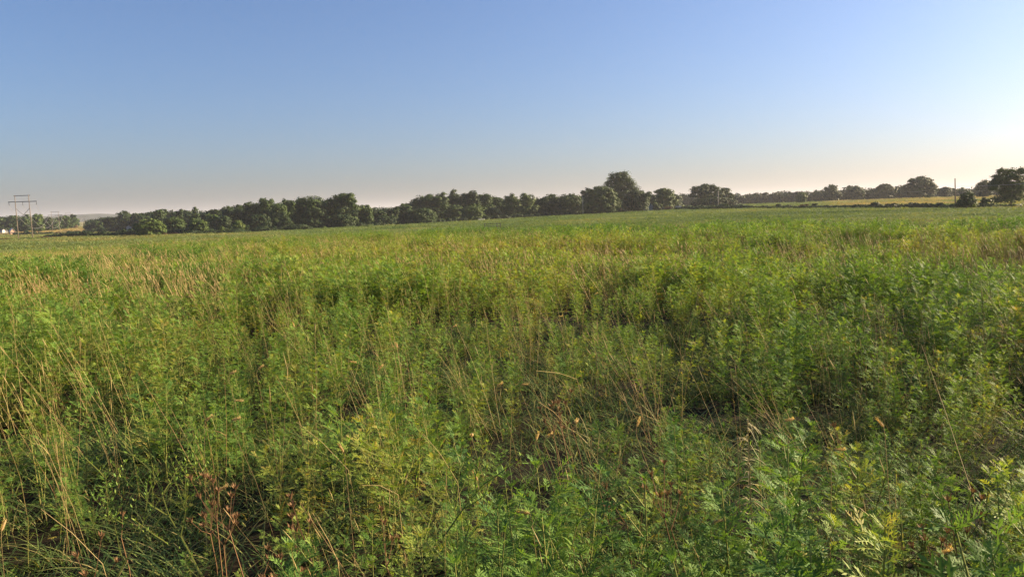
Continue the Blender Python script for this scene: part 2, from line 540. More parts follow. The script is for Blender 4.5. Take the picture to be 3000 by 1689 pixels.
# (X, distance, top row, width px, kind, tone, label, group)
TREES = [
    # left valley
    (435, 350, 638, 78, 'round', .55, "bright yellow-green round tree standing alone at the field edge by the left wood", G4),
    (107, 700, 624, 30, 'tall', .5, "bright feathery tree behind the right pole of the nearest pylon", G4),
    (72, 745, 627, 40, 'round', .25, "dark round tree between the poles of the nearest pylon", G4),
    (38, 770, 629, 44, 'dome', .22, "broad dark tree behind the sunlit farmhouse", G4),
    (8, 790, 631, 40, 'round', .25, "dark tree behind the small white shed at the picture edge", G4),
    (148, 800, 634, 44, 'dome', .28, "low broad tree left of the second pylon", G4),
    (186, 830, 630, 40, 'round', .3, "rounded tree right behind the second pylon", G4),
    (214, 900, 625, 18, 'tall', .28, "slim tall tree between the third and fourth pylon", G4),
    (282, 640, 645, 34, 'dome', .1, "dark low tree at the left end of the valley wood", G4),
    (318, 650, 636, 44, 'dome', .12, "dark domed tree in the valley wood beside the pylons", G4),
    (362, 640, 615, 40, 'round', .25, "tallest tree of the valley wood, with a knobbly crown", G4),
    (396, 620, 622, 34, 'tall', .28, "tree just right of the tallest one in the valley wood", G4),
    (418, 600, 628, 40, 'dome', .3, "pale green tree behind the lone yellow-green tree", G4),
    # left wood
    (452, 560, 622, 26, 'tall', .1, "dark hazy tree at the left end of the left wood", G1),
    (466, 480, 611, 34, 'tall', .22, "dark tree with a round head left of the two thin pines", G1),
    (484, 500, 611, 15, 'cedar', .15, "thin pointed pine, the left one of a pair against the sky", G1),
    (502, 500, 613, 17, 'cedar', .15, "thin pointed pine, the right one of a pair against the sky", G1),
    (525, 500, 611, 22, 'tall', .15, "narrow dark tree right of the two thin pines", G1),
    (545, 510, 613, 30, 'dome', .18, "low rounded dark tree left of the leafy spire", G1),
    (505, 400, 632, 66, 'dome', .38, "broad mid-green tree lit on its right above the white roof", G1),
    (571, 430, 604, 40, 'cedar', .22, "dark cedar-like spire standing over the left wood", G1),
    (581, 350, 636, 52, 'tall', .46, "bright drooping tree in front of the dark cedar", G1),
    (610, 450, 613, 40, 'dome', .15, "grey-green rounded tree behind the bright drooping tree", G1),
    (634, 440, 611, 36, 'dome', .08, "very dark domed tree left of the big dark mass", G1),
    (622, 400, 625, 50, 'round', .45, "tree with a yellow-lit right flank below the dark dome", G1),
    (670, 420, 601, 48, 'dome', .2, "dark tree where the left wood steps up", G1),
    (698, 400, 597, 40, 'round', .2, "spiky-topped dark tree past the step of the left wood", G1),
    (735, 395, 588, 50, 'dome', .22, "dark tree left of the tree with bare tips", G1),
    (777, 390, 578, 52, 'tall', .38, "yellowish tree with thin tips sticking above its crown", G1),
    (815, 380, 589, 48, 'round', .40, "yellow-lit tree left of the small pointed tree", G1),
    (851, 385, 578, 34, 'tall', .42, "small pointed light tree left of the great broad dome", G1),
    (909, 365, 571, 100, 'dome', .25, "great broad dome, the largest tree of the left wood", G1),
    (995, 365, 563, 88, 'oak', .3, "tall open-crowned tree ending the high part of the left wood", G1),
    (698, 345, 643, 30, 'bush', .62, "small yellow-lit tree in front of the dark mass", G1),
    (655, 380, 630, 52, 'dome', .06, "dark low tree behind the small yellow-lit tree", G1),
    (755, 360, 625, 62, 'dome', .08, "dark low tree under the tree with bare tips", G1),
    (830, 350, 622, 60, 'cedar', .12, "dark layered tree left in front of the great dome", G1),
    (1000, 350, 625, 66, 'dome', .14, "dark low tree under the open-crowned tree", G1),
    (1030, 372, 610, 30, 'tall', .28, "small tree right below the open-crowned tree", G1),
    (1068, 370, 598, 44, 'tall', .38, "yellow-lit tree beside the thin white pole", G1),
    (1108, 380, 612, 44, 'round', .22, "low dark tree right of the thin white pole", G1),
    (1148, 385, 606, 38, 'tall', .24, "low green tree in the dip of the skyline", G1),
    (1184, 390, 594, 42, 'tall', .32, "tree closing the dip before the spreading oak", G1),
    (1130, 365, 630, 60, 'dome', .15, "dark low tree at the field edge below the dip", G1),
    # middle row
    (1262, 430, 561, 92, 'oak', .28, "spreading oak with sky showing through its fork", G2),
    (1327, 450, 552, 52, 'dome', .15, "dark domed crown right behind the spreading oak", G2),
    (1355, 440, 563, 36, 'round', .3, "green shoulder tree between two dark domes", G2),
    (1384, 440, 555, 46, 'dome', .16, "dark steep-domed tree left of the feathery one", G2),
    (1424, 420, 564, 42, 'tall', .34, "feathery light tree in the middle row", G2),
    (1458, 430, 576, 40, 'dome', .26, "low green tree in the gap of the middle row", G2),
    (1235, 370, 608, 78, 'dome', .3, "low dark evergreen mass at the field edge before the oak", G2),
    (1190, 375, 618, 50, 'dome', .2, "low dark bushy tree left of the evergreen mass", G2),
    (1330, 400, 598, 56, 'round', .36, "mid-green tree in front of the two dark domes", G2),
    (1385, 390, 593, 60, 'round', .50, "bright sunlit round tree low in the middle row", G2),
    (1440, 400, 605, 50, 'dome', .18, "dark shaded tree right of the bright round one", G2),
    (1497, 410, 564, 54, 'tall', .42, "tall light green tree beside the brownish one", G2),
    (1544, 405, 562, 50, 'tall', .48, "brownish green tree left of the round ones", G2),
    (1573, 420, 581, 36, 'dome', .12, "dark filler tree right of the brownish tree", G2),
    (1605, 420, 566, 66, 'round', .32, "round tree with a clean outline left of its twin", G2),
    (1668, 415, 564, 80, 'round', .3, "round tree beside the pale utility pole", G2),
    (1722, 430, 548, 36, 'oak', .1, "dark ragged tree right above the pale utility pole", G2),
    (1762, 405, 541, 90, 'dome', .38, "big full tree with a sunlit right half below the twin dome", G2),
    (1817, 440, 497, 84, 'twin', .28, "tallest tree of all, its twin-domed crown high over the row", G2),
    (1865, 415, 553, 66, 'dome', .14, "dark round tree at the foot of the tallest tree", G2),
    (1915, 470, 568, 44, 'dome', .22, "dark tree just above the blue-grey house", G2),
    (1948, 440, 547, 60, 'tall', .4, "bushy tree right of the blue-grey house", G2),
    (1925, 425, 592, 28, 'tall', .42, "small tree hiding the right side of the blue-grey house", G2),
    (1972, 480, 568, 34, 'dome', .18, "dark tree above the white trailer", G2),
    # right
    (2067, 480, 535, 80, 'oak', .2, "ragged big tree left of the thin pole on the far hedge", G3),
    (2120, 500, 549, 48, 'oak', .22, "thin-crowned tree right of the thin pole on the far hedge", G3),
    (2090, 470, 575, 110, 'dome', .12, "dark low tree below the ragged big tree", G3),
    (2348, 560, 561, 32, 'round', .5, "light green round tree standing before the far wood", G3),
    (2437, 640, 538, 42, 'round', .15, "highest tree on the left part of the far wood", G3),
    (2505, 660, 541, 50, 'round', .12, "dark broad tree mid far wood, right of the highest tree", G3),
    (2592, 640, 536, 50, 'round', .12, "dark broad tree left of the wide rounded one", G3),
    (2697, 560, 513, 84, 'round', .14, "wide rounded tree, the tallest over the far wood on the right", G3),
    (2767, 600, 546, 36, 'dome', .1, "small dark tree right of the wide rounded one", G3),
    (2890, 480, 523, 50, 'oak', .14, "hazy round tree left behind the large edge tree", G3),
    (2966, 262, 487, 108, 'oak', .42, "large open-crowned tree at the picture's edge in the hedge line", G3),
    (2832, 232, 560, 56, 'bush', .34, "dark bushy young tree beside the leaning pole", G3),
    (2888, 240, 576, 26, 'tall', .28, "small lone tree on the tan slope", G3),
]
for t in TREES:
    X, d, yt, W, kind, tone, label, grp = t
    gap = .3 if 'picture\'s edge in the hedge' in label else {'oak': .12, 'umbrella': .12, 'spread': .2, 'twin': .08, 'round': .1}.get(kind, .02)
    tree(X, d, yt, W, kind, tone, label, grp, gap=gap)


# distant woods that read as one mass
def wood(name, pts, label, tone=.14, leaf=.9, step=6.0, depth=3, hmin=.75):
    """pts: (X, distance, top row) along the front; several ranks of crowns behind it"""
    Ps, Ts = [], []
    tm = MB()
    for (X0, d0, y0), (X1, d1, y1) in zip(pts[:-1], pts[1:]):
        ax, ay, _ = at(X0, d0); bx, by, _ = at(X1, d1)
        n = max(1, int(math.hypot(bx - ax, by - ay) / step))
        for k in range(n):
            for q in range(depth):
                f = (k + rng.uniform(-.2, .8)) / n
                X = X0 + (X1 - X0) * f; d = d0 + (d1 - d0) * f + q * step * 1.3 + rng.uniform(-2, 2)
                yt = y0 + (y1 - y0) * f
                x, y, z = at(X, d)
                h = (height_at(X, yt, d) - z) * (1 if q else rng.uniform(.7, .95)) * rng.uniform(hmin, 1.02)
                h = max(h, 3)
                rw = step * rng.uniform(.65, 1.15)
                lob = [(x, y, z + h * .62, rw, rw, h * .36), (x + rng.uniform(-.4, .4) * rw, y, z + h * .3, rw, rw, h * .3)]
                P, T = crown_quads(lob, leaf, max(1.6, rw * .42), 1.4, tone + rng.normal(0, .07), gap=.1)
                Ps.append(P); Ts.append(T)
    P = np.concatenate(Ps); T = np.concatenate(Ts)
    o = link(name, quads_mesh(name, P, [TREE], T))
    tag(o, label, 'woods', kind='stuff')


wood('far_woods', [(-250, 900, 632), (-100, 880, 634), (40, 880, 634), (90, 880, 634), (135, 900, 637), (170, 920, 634), (222, 930, 632)], "distant woods across the left valley behind the pylons")
wood('valley_woods', [(262, 700, 640), (330, 690, 634), (400, 660, 627), (450, 600, 620), (560, 500, 618), (640, 480, 614), (680, 450, 602), (740, 440, 594), (820, 430, 590), (900, 420, 582), (1000, 420, 578), (1030, 420, 604), (1060, 430, 610), (1200, 440, 602)], "dark woods filling in behind the left trees", .1, .7, 5.5, 4, .87)
wood('middle_woods', [(1200, 480, 590), (1240, 480, 580), (1300, 480, 568), (1420, 470, 574), (1480, 460, 580), (1560, 460, 577), (1720, 460, 573), (1800, 470, 560), (1900, 500, 572), (1980, 600, 570)], "dark woods filling in behind the middle row", .1, .7, 5.5, 4, .87)
wood('horizon_woods', [(1960, 760, 570), (2010, 760, 566), (2060, 760, 566), (2140, 740, 564), (2190, 740, 564), (2225, 730, 564), (2260, 720, 564), (2285, 720, 556), (2310, 720, 556), (2325, 710, 563), (2350, 700, 556), (2400, 690, 557), (2416, 690, 552), (2470, 680, 556), (2480, 680, 543), (2540, 680, 545), (2560, 670, 552), (2575, 670, 540), (2640, 660, 540), (2660, 650, 548), (2750, 650, 551), (2780, 650, 549), (2850, 650, 549), (2880, 640, 545), (3000, 620, 540), (3200, 620, 535), (3600, 640, 520)], "long hazy woods along the right horizon", .12, .95)

# ------------------------------------------------------------------ hedges and shrubs
def shrub_row(name, pts, label, tone, matl=TREE, leaf=.4, cat='hedge', group=None, wid=2.2, kind=None):
    """a continuous hedge: pts (X, distance, height m)"""
    Ps, Ts = [], []
    x0, y0, z0 = at(*pts[0][:2])
    for (Xa, da, ha), (Xb, db, hb) in zip(pts[:-1], pts[1:]):
        ax, ay, _ = at(Xa, da); bx, by, _ = at(Xb, db)
        n = max(1, int(math.hypot(bx - ax, by - ay) / (wid * .8)))
        for k in range(n):
            f = (k + .5) / n
            x = ax + (bx - ax) * f + rng.normal(0, .5); y = ay + (by - ay) * f + rng.normal(0, .8)
            h = (ha + (hb - ha) * f) * rng.uniform(.55, 1.15)
            z = float(terr(x, y))
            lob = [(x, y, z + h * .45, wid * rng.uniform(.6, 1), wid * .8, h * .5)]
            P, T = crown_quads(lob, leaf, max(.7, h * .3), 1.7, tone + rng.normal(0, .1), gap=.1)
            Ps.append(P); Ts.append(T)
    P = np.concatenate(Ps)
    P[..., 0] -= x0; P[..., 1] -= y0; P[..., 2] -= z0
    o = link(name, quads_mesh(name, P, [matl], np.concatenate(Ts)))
    o.location = (x0, y0, z0)
    tag(o, label, cat, group, kind)
    return o


HG = "hedgerows in the left valley"
shrub_row('hedge', [(135, 430, 1.4), (190, 420, 2.2), (260, 405, 2.6), (322, 400, 2.6)], "dark hedge nearest the field edge, right of the first pylon", .12, leaf=.5, group=HG)
shrub_row('hedge', [(337, 400, 2.5), (400, 380, 3.4), (440, 365, 2.5)], "dark hedge running up to the lone yellow-green tree", .1, leaf=.5, group=HG)
shrub_row('hedge', [(36, 655, 2.2), (70, 655, 3.2), (96, 650, 2.2)], "hedge in the second row, behind the first pylon", .15, leaf=.7, group=HG)
shrub_row('hedge', [(110, 650, 1.8), (150, 645, 2.6)], "low hedge just left of the second pylon", .12, leaf=.7, group=HG)
shrub_row('hedge', [(190, 640, 2.0), (230, 640, 1.8)], "low hedge just right of the second pylon", .12, leaf=.7, group=HG)
shrub_row('hedge', [(238, 630, 2.2), (300, 610, 3.4), (352, 600, 3.8)], "long hedge in the second row below the valley wood", .14, leaf=.7, group=HG)
BG = "bushes in the left valley"


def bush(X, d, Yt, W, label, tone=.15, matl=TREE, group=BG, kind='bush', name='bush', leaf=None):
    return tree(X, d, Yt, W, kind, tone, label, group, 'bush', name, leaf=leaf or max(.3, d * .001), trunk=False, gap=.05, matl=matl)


bush(17, 395, 697, 36, "low dark rusty bush at the picture edge below the pylon", .3, DRYBUSH)
bush(80, 400, 695, 18, "squarish dark bush between the poles of the nearest pylon", .25)
bush(64, 402, 699, 16, "low bush just right of the first pylon's left pole", .2)
bush(124, 395, 694, 28, "rusty brown bush right of the nearest pylon", .35, DRYBUSH)
bush(155, 400, 694, 22, "second rusty brown bush right of the nearest pylon", .45, DRYBUSH)
bush(171, 650, 678, 20, "dark red-brown bush at the foot of the second pylon", .1, DRYBUSH)
bush(216, 860, 658, 18, "brown triangular bush below the slim tall tree", .3, DRYBUSH)
bush(258, 800, 657, 26, "dark round bush on the tan band below the pylons", .1)
bush(282, 700, 652, 18, "yellow-green bush at the foot of the valley wood", .6)
bush(330, 640, 660, 36, "round green bush on the tan strip below the valley wood", .35)
bush(405, 390, 668, 40, "dark shaded bush left below the lone yellow-green tree", .08)
bush(76, 690, 673, 12, "small bush at the corner of the tan field", .3)
bush(470, 350, 676, 40, "rusty shrub thicket right of the lone yellow-green tree", .45, DRYBUSH)
bush(512, 350, 678, 46, "second rusty shrub thicket below the white roof", .4, DRYBUSH)
bush(648, 340, 663, 16, "small pale bush in front of the dark mass", .55)
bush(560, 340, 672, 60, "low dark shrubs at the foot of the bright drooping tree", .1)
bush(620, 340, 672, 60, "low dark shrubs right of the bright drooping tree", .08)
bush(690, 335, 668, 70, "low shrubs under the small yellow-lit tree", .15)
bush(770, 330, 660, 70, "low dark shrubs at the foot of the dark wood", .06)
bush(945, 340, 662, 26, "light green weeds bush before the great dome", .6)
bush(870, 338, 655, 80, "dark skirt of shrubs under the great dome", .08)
bush(1080, 350, 655, 26, "yellowish bush at the field edge near the thin white pole", .55)
HR = "bushes of the right hedge line"
for X, d, yt, W, lab, tn, ml in [
    (1842, 430, 607, 22, "small bush left of the blue-grey house", .25, TREE),
    (1932, 425, 602, 26, "dark bush against the right side of the blue-grey house", .06, TREE),
    (1955, 425, 604, 22, "brown bush between the house and the white trailer", .5, DRYBUSH),
    (2012, 420, 600, 32, "dark bush just right of the white trailer", .08, TREE),
    (2045, 400, 602, 34, "low green bush second right of the white trailer", .35, TREE),
    (2085, 390, 600, 40, "leafy bush left below the thin pole", .38, TREE),
    (2118, 380, 595, 34, "taller leafy bush at the foot of the thin pole", .4, TREE),
    (2160, 370, 602, 36, "dark bush right of the thin pole", .15, TREE),
    (2168, 400, 596, 26, "yellow-green bush behind the dark one by the thin pole", .5, TREE),
    (2200, 350, 600, 16, "small dark round bush by a yellow strip", .12, TREE),
    (2282, 330, 596, 24, "dark bush below the light green round tree", .15, TREE),
    (2310, 325, 598, 28, "green bush next to the yellow strip", .3, TREE),
    (2350, 310, 597, 26, "brownish bush at the start of the tan slope", .5, DRYBUSH),
    (2385, 300, 594, 22, "dark upright bush at the start of the tan slope", .15, TREE),
    (2470, 280, 599, 20, "dark bush low on the tan slope", .1, TREE),
    (2508, 275, 600, 16, "small dark bush on the hedge line", .12, TREE),
    (2562, 262, 590, 34, "pointed dark bush above the hedge line", .15, TREE),
    (2612, 255, 593, 46, "large dark mound of brambles on the hedge line", .05, TREE),
    (2675, 262, 591, 26, "rounded bush right of the dark bramble mound", .2, TREE),
    (2755, 250, 592, 24, "low bush left of the leaning pole", .22, TREE),
]:
    bush(X, d, yt, W, lab, tn, ml, HR)
shrub_row('hedge', [(1985, 425, 1.6), (2100, 390, 2.2), (2200, 350, 1.5), (2300, 320, 1.0)], "ragged hedge along the foot of the middle field, right of the white trailer", .22, leaf=.45, group="hedges beyond the middle field")
shrub_row('hedge', [(2300, 312, .9), (2420, 290, .9), (2520, 272, 1.2), (2650, 255, 1.3), (2800, 240, 1.4), (2900, 235, .9), (3060, 235, 1.1), (3300, 240, 1.3)], "low dark hedge at the foot of the tan slope", .12, leaf=.4, group="hedges beyond the middle field")
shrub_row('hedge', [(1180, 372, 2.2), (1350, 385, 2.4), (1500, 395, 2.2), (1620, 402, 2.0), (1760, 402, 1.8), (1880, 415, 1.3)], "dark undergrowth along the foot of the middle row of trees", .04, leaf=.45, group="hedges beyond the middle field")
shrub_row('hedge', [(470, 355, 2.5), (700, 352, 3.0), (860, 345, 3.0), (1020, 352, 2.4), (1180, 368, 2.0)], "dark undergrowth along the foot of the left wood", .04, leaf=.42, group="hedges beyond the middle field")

# ------------------------------------------------------------------ pylons and wires
def make_pylon():
    root = empty('pylon', (0, 0, 0))
    hh = 20.3; hw = 2.95
    for s in (-1, 1):
        mb = MB(); mb.tube([(s * hw * 1.08, 0, -7), (s * hw * 1.03, 0, hh * .5), (s * hw, 0, hh)], [.21, .17, .13], 10)
        mb.obj('pole', POLE, root, True)
    mb = MB(); mb.box((0, .26, hh - .25), (7.2, .16, .26)); mb.obj('top_beam', STEEL, root)
    mb = MB(); mb.box((0, .27, hh - 2.85), (12.3, .18, .32)); mb.obj('crossarm', STEEL, root)
    for s in (-1, 1):
        mb = MB(); mb.tube([(-s * hw, -.24 * s, hh - 5.6), (s * hw, -.24 * s, hh - 11.2)], .11, 6); mb.obj('brace', STEEL, root)
    for px in (-5.9, 0, 5.9):
        mb = MB()
        zz = [hh - 3.0 - .1 * k for k in range(15)]
        mb.tube([(px, .27, z) for z in zz], [.05 if k % 2 else .14 for k in range(15)], 8); mb.obj('insulator', PORC, root)
    return root


def copy_tree(o, parent=None):
    c = o.copy(); COL.objects.link(c); c.parent = parent
    for ch in list(o.children): copy_tree(ch, c)
    return c


py = make_pylon()
PYL = [(63, 388, 571, "nearest wooden pylon, tall H-shaped pair of poles at the field edge"),
       (160, 745, 619.5, "second wooden pylon, standing in the left valley"),
       (199, 1200, 622, "third wooden pylon, half hidden by trees beyond the second"),
       (241, 1620, 630, "fourth wooden pylon, tiny and pale in the far gap"),
       (254, 2000, 632, "fifth wooden pylon, the farthest tiny one in the gap")]
pos = []
for k, (X, d, Yt, lab) in enumerate(PYL):
    o = py if k == 0 else copy_tree(py)
    x, y, z = at(X, d, Yt)
    z = height_at(X, Yt, d) - 20.3
    o.location = (x, y, z)
    pos.append(Vector((x, y, z)))
    tag(o, lab, 'pylon', 'pylons of the power line')
bpy.context.view_layer.update()
for k in range(3):
    a, b = pos[k], pos[k + 1]
    for px, zo, lab in ((-5.9, -4.4, 'left'), (0, -4.4, 'middle'), (5.9, -4.4, 'right')):
        pa, pb = a + Vector((px, 0, 20.3 + zo)), b + Vector((px, 0, 20.3 + zo))
        sag = (pb - pa).length * .027
        pts = []
        for q in range(25):
            f = q / 24
            p = pa.lerp(pb, f); p.z -= sag * 4 * f * (1 - f)
            pts.append(p - pa)
        mb = MB(); mb.tube(pts, .045, 4)
        o = mb.obj('power_wire', WIRE); o.location = pa
        tag(o, "%s sagging wire between the %s and %s pylon" % (lab, ('nearest', 'second', 'third')[k], ('second', 'third', 'fourth')[k]), 'wire', 'wires of the power line')


def utility_pole(X, d, Yt, label, r=.15, arm=False, lean=0.0, m=POLE):
    x, y, z = at(X, d)
    h = height_at(X, Yt, d) - z
    e = empty('utility_pole', (x, y, z))
    mb = MB(); mb.tube([(0, 0, -.5), (lean * h * .5, 0, h * .5), (lean * h, 0, h)], [r * 1.2, r, r * .8], 8); mb.obj('pole', m, e, True)
    mb = MB(); mb.tube([(lean * h, 0, h - .02), (lean * h, 0, h + .12)], [r * .85, r * .3], 8); mb.obj('pole_cap', STEEL, e)
    if arm:
        mb = MB(); mb.box((lean * h * .97, -.17, h * .97), (1.8, .1, .12)); mb.obj('crossarm', m, e)
    tag(e, label, 'pole', 'utility poles')
    return e


PALEPOLE = plain("pale_pole", (.30, .28, .25), .8, .12, 2)
up = utility_pole(2799, 236, 523, "dark leaning utility pole on the tan slope", .16, lean=-.045)
utility_pole(1708, 398, 577, "pale utility pole in the gap between two round trees", .14, arm=True, m=PALEPOLE)
utility_pole(2104, 392, 560, "thin grey utility pole rising from the far hedge", .13, m=PALEPOLE)
utility_pole(1091, 455, 603, "thin white pole standing at the dip of the left wood", .11, m=PALEPOLE)
mb = MB()
x0, y0, z0 = at(2650, 420); x1, y1, z1 = at(2799, 236); x2, y2, z2 = at(3250, 170)
zt = height_at(2799, 545, 236)
pts = []
for q in range(17):
    f = q / 16; pts.append((x0 + (x1 - x0) * f, y0 + (y1 - y0) * f, zt + .6 * (1 - f) - 1.2 * 4 * f * (1 - f) * .5))
for q in range(1, 17):
    f = q / 16; pts.append((x1 + (x2 - x1) * f, y1 + (y2 - y1) * f, zt - 1.0 * 4 * f * (1 - f) * .5))
mb.tube(pts, .022, 4)
tag(mb.obj('overhead_wire', WIRE), "thin overhead wire carried by the dark leaning pole", 'wire')

# ------------------------------------------------------------------ buildings
def house(X, d, Wm, Lm, hw, hr, rz, wall, roof, label, name='house', cat='house', door=True, base=0.0):
    x, y, z = at(X, d)
    e = empty(name, (x, y, z + base), rz)
    mb = MB()
    a, b = Wm / 2, Lm / 2
    vs = [(-a, -b, -.5), (a, -b, -.5), (a, -b, hw), (0, -b, hw + hr), (-a, -b, hw), (-a, b, -.5), (a, b, -.5), (a, b, hw), (0, b, hw + hr), (-a, b, hw)]
    mb.add(vs, [(0, 1, 2, 3, 4), (9, 8, 7, 6, 5), (1, 6, 7, 2), (5, 0, 4, 9)])
    mb.obj('wall', wall, e)
    mb = MB(); o = .35
    k = hr / a
    for s in (-1, 1):
        p = [(s * (a + o), -b - o, hw - o * k + .06), (0, -b - o, hw + hr + .06), (0, b + o, hw + hr + .06), (s * (a + o), b + o, hw - o * k + .06)]
        q = [(u[0], u[1], u[2] + .14) for u in p]
        mb.add(p + q, [(0, 1, 2, 3), (7, 6, 5, 4), (0, 3, 7, 4), (0, 4, 5, 1), (3, 2, 6, 7)])
    mb.obj('roof', roof, e)
    if door:
        mb = MB(); mb.box((a * .45, -b - .03, 1.0), (.9, .06, 2.0)); mb.obj('door', GLASS, e)
        mb = MB(); mb.box((-a * .4, -b - .03, 1.5), (1.0, .06, 1.1)); w_ = mb.obj('window', WHITE, e)
        mb = MB(); mb.box((-a * .4, -b - .07, 1.5), (.8, .03, .9)); mb.obj('pane', GLASS, w_)
    tag(e, label, cat)
    return e


house(1903, 430, 4.6, 7, 2.2, 1.9, .12, BLUEWALL, DARKROOF, "small blue-grey gabled house tucked between the dark trees", door=False)
house(479, 425, 5, 9, 2.3, 1.2, 1.5, WHITE, PALEROOF, "white house with a pale roof behind the lone yellow-green tree")
house(30, 690, 3.2, 6, 2.6, 2.2, .75, SUNWALL, PALEROOF, "farmhouse with an orange sunlit gable beside the nearest pylon")
house(2, 760, 2.6, 3, 2.4, 1.0, 1.2, WHITE, DARKROOF, "white shed at the picture edge left of the sunlit farmhouse", 'shed', 'shed', False)
house(14, 735, 1.3, 2, 2.8, .8, .6, WHITE, PALEROOF, "tiny white outbuilding between the white shed and the sunlit farmhouse", 'shed', 'shed', False)
house(374, 610, 3, 4, 3.4, 1.0, .5, PALEROOF, PALEROOF, "pale barn end showing through the valley wood", 'barn', 'barn', False)
house(1410, 372, 3.0, 2.2, .8, .3, 1.45, POLE, plain('pale_green_roof', (.26, .28, .2), .8, .1, 1), "low pale-roofed field shelter at the foot of the middle row", 'field_shelter', 'shelter', False, -.35)  # pale green roof built where a pale strip shows below the trees


def trailer(X, d, label):
    x, y, z = at(X, d)
    e = empty('trailer', (x, y, z), .25)
    mb = MB(); mb.box((0, 0, 1.55), (2.0, 3.6, 1.5)); mb.obj('body', WHITE, e)
    mb = MB(); mb.box((-.6, 0, .66), (3.4, 3.9, .26)); mb.obj('frame', REDBARN, e)
    for s in (-1, 1):
        for yy in (-1.0, 1.0):
            mb = MB(); mb.tube([(s * .8, yy - .12, .35), (s * .8, yy + .12, .35)], .35, 12); mb.obj('wheel', DARKROOF, e)
    tag(e, label, 'trailer')


trailer(1988, 425, "white box trailer with a rust-red frame beside the far hedge")


def gate(X, d, Wpx, label):
    x, y, z = at(X, d)
    e = empty('field_gate', (x, y, z), .1)
    wd = Wpx / F * d
    for px in (-wd / 2, wd * .28, wd / 2):
        mb = MB(); mb.tube([(px, 0, -.3), (px, 0, 1.55)], .05, 6); mb.obj('post', DARKROOF, e)
    for zz in (1.1, 1.45):
        mb = MB(); mb.tube([(-wd / 2, .09, zz), (wd / 2, .09, zz - .03)], .04, 5); mb.obj('rail', DARKROOF, e)
    tag(e, label, 'gate')


gate(1442, 112, 46, "dark railed field gate at the edge of the weeds")

# ------------------------------------------------------------------ weeds: plant meshes
def fr(d, up=Vector((0, 0, 1))):
    d = d.normalized()
    s = d.cross(up)
    if s.length < .05: s = d.cross(Vector((1, 0, 0)))
    s.normalize()
    return d, s, s.cross(d)


def kite(mb, a, dirv, side, L, W, nrm_off, tone, mat=0):
    m = a + dirv * (L * .45) + nrm_off * .5
    t = a + dirv * L + nrm_off
    mb.add([tuple(a), tuple(m + side * W), tuple(t), tuple(m - side * W)], [(0, 1, 2, 3)], mat, tone)


def rag_leaf(mb, base, dirv, L, tone, detail, roll=0.0, mat=0):
    d, s, n = fr(dirv)
    if roll:
        q = Matrix.Rotation(roll, 3, d); s = q @ s; n = q @ n
    droop = random.uniform(.10, .32) * L
    P = lambda t: base + d * (L * t) - n * (droop * t * t)
    W = L * .028
    for a, b in ((0, .5), (.5, 1.0)):
        pa, pb = P(a), P(b)
        wb = W * (1 - b * .6)
        mb.add([tuple(pa - s * W), tuple(pa + s * W), tuple(pb + s * wb), tuple(pb - s * wb)], [(0, 1, 2, 3)], mat, tone)
    if detail == 2:
        ts = ((.24, .30), (.42, .44), (.60, .42), (.78, .28))
    else:
        ts = ((.32, .38), (.58, .42), (.80, .26))
    for t, l in ts:
        for sg in (-1, 1):
            p = P(t + random.uniform(-.02, .02))
            ld = (d * .95 + s * sg * .75 + n * random.uniform(-.05, .3)).normalized()
            ls = ld.cross(n).normalized()
            ll = L * l * random.uniform(.8, 1.15)
            kite(mb, p, ld, ls, ll, ll * .10 if detail == 2 else ll * .14, n * (-ll * .12), tone + random.uniform(-.04, .04), mat)
            if detail == 2 and l > .3 and random.random() < .35:
                for u, sg2 in ((.42, 1), (.60, -1)):
                    kd = (ld * .8 + ls * sg2 * .7).normalized()
                    kite(mb, p + ld * (ll * u) - n * (ll * .05), kd, kd.cross(n).normalized(), ll * .34, ll * .07, n * (-ll * .04), tone, mat)
    kite(mb, P(.86), (d - n * .3).normalized(), s, L * .24, L * .05, n * 0, tone, mat)


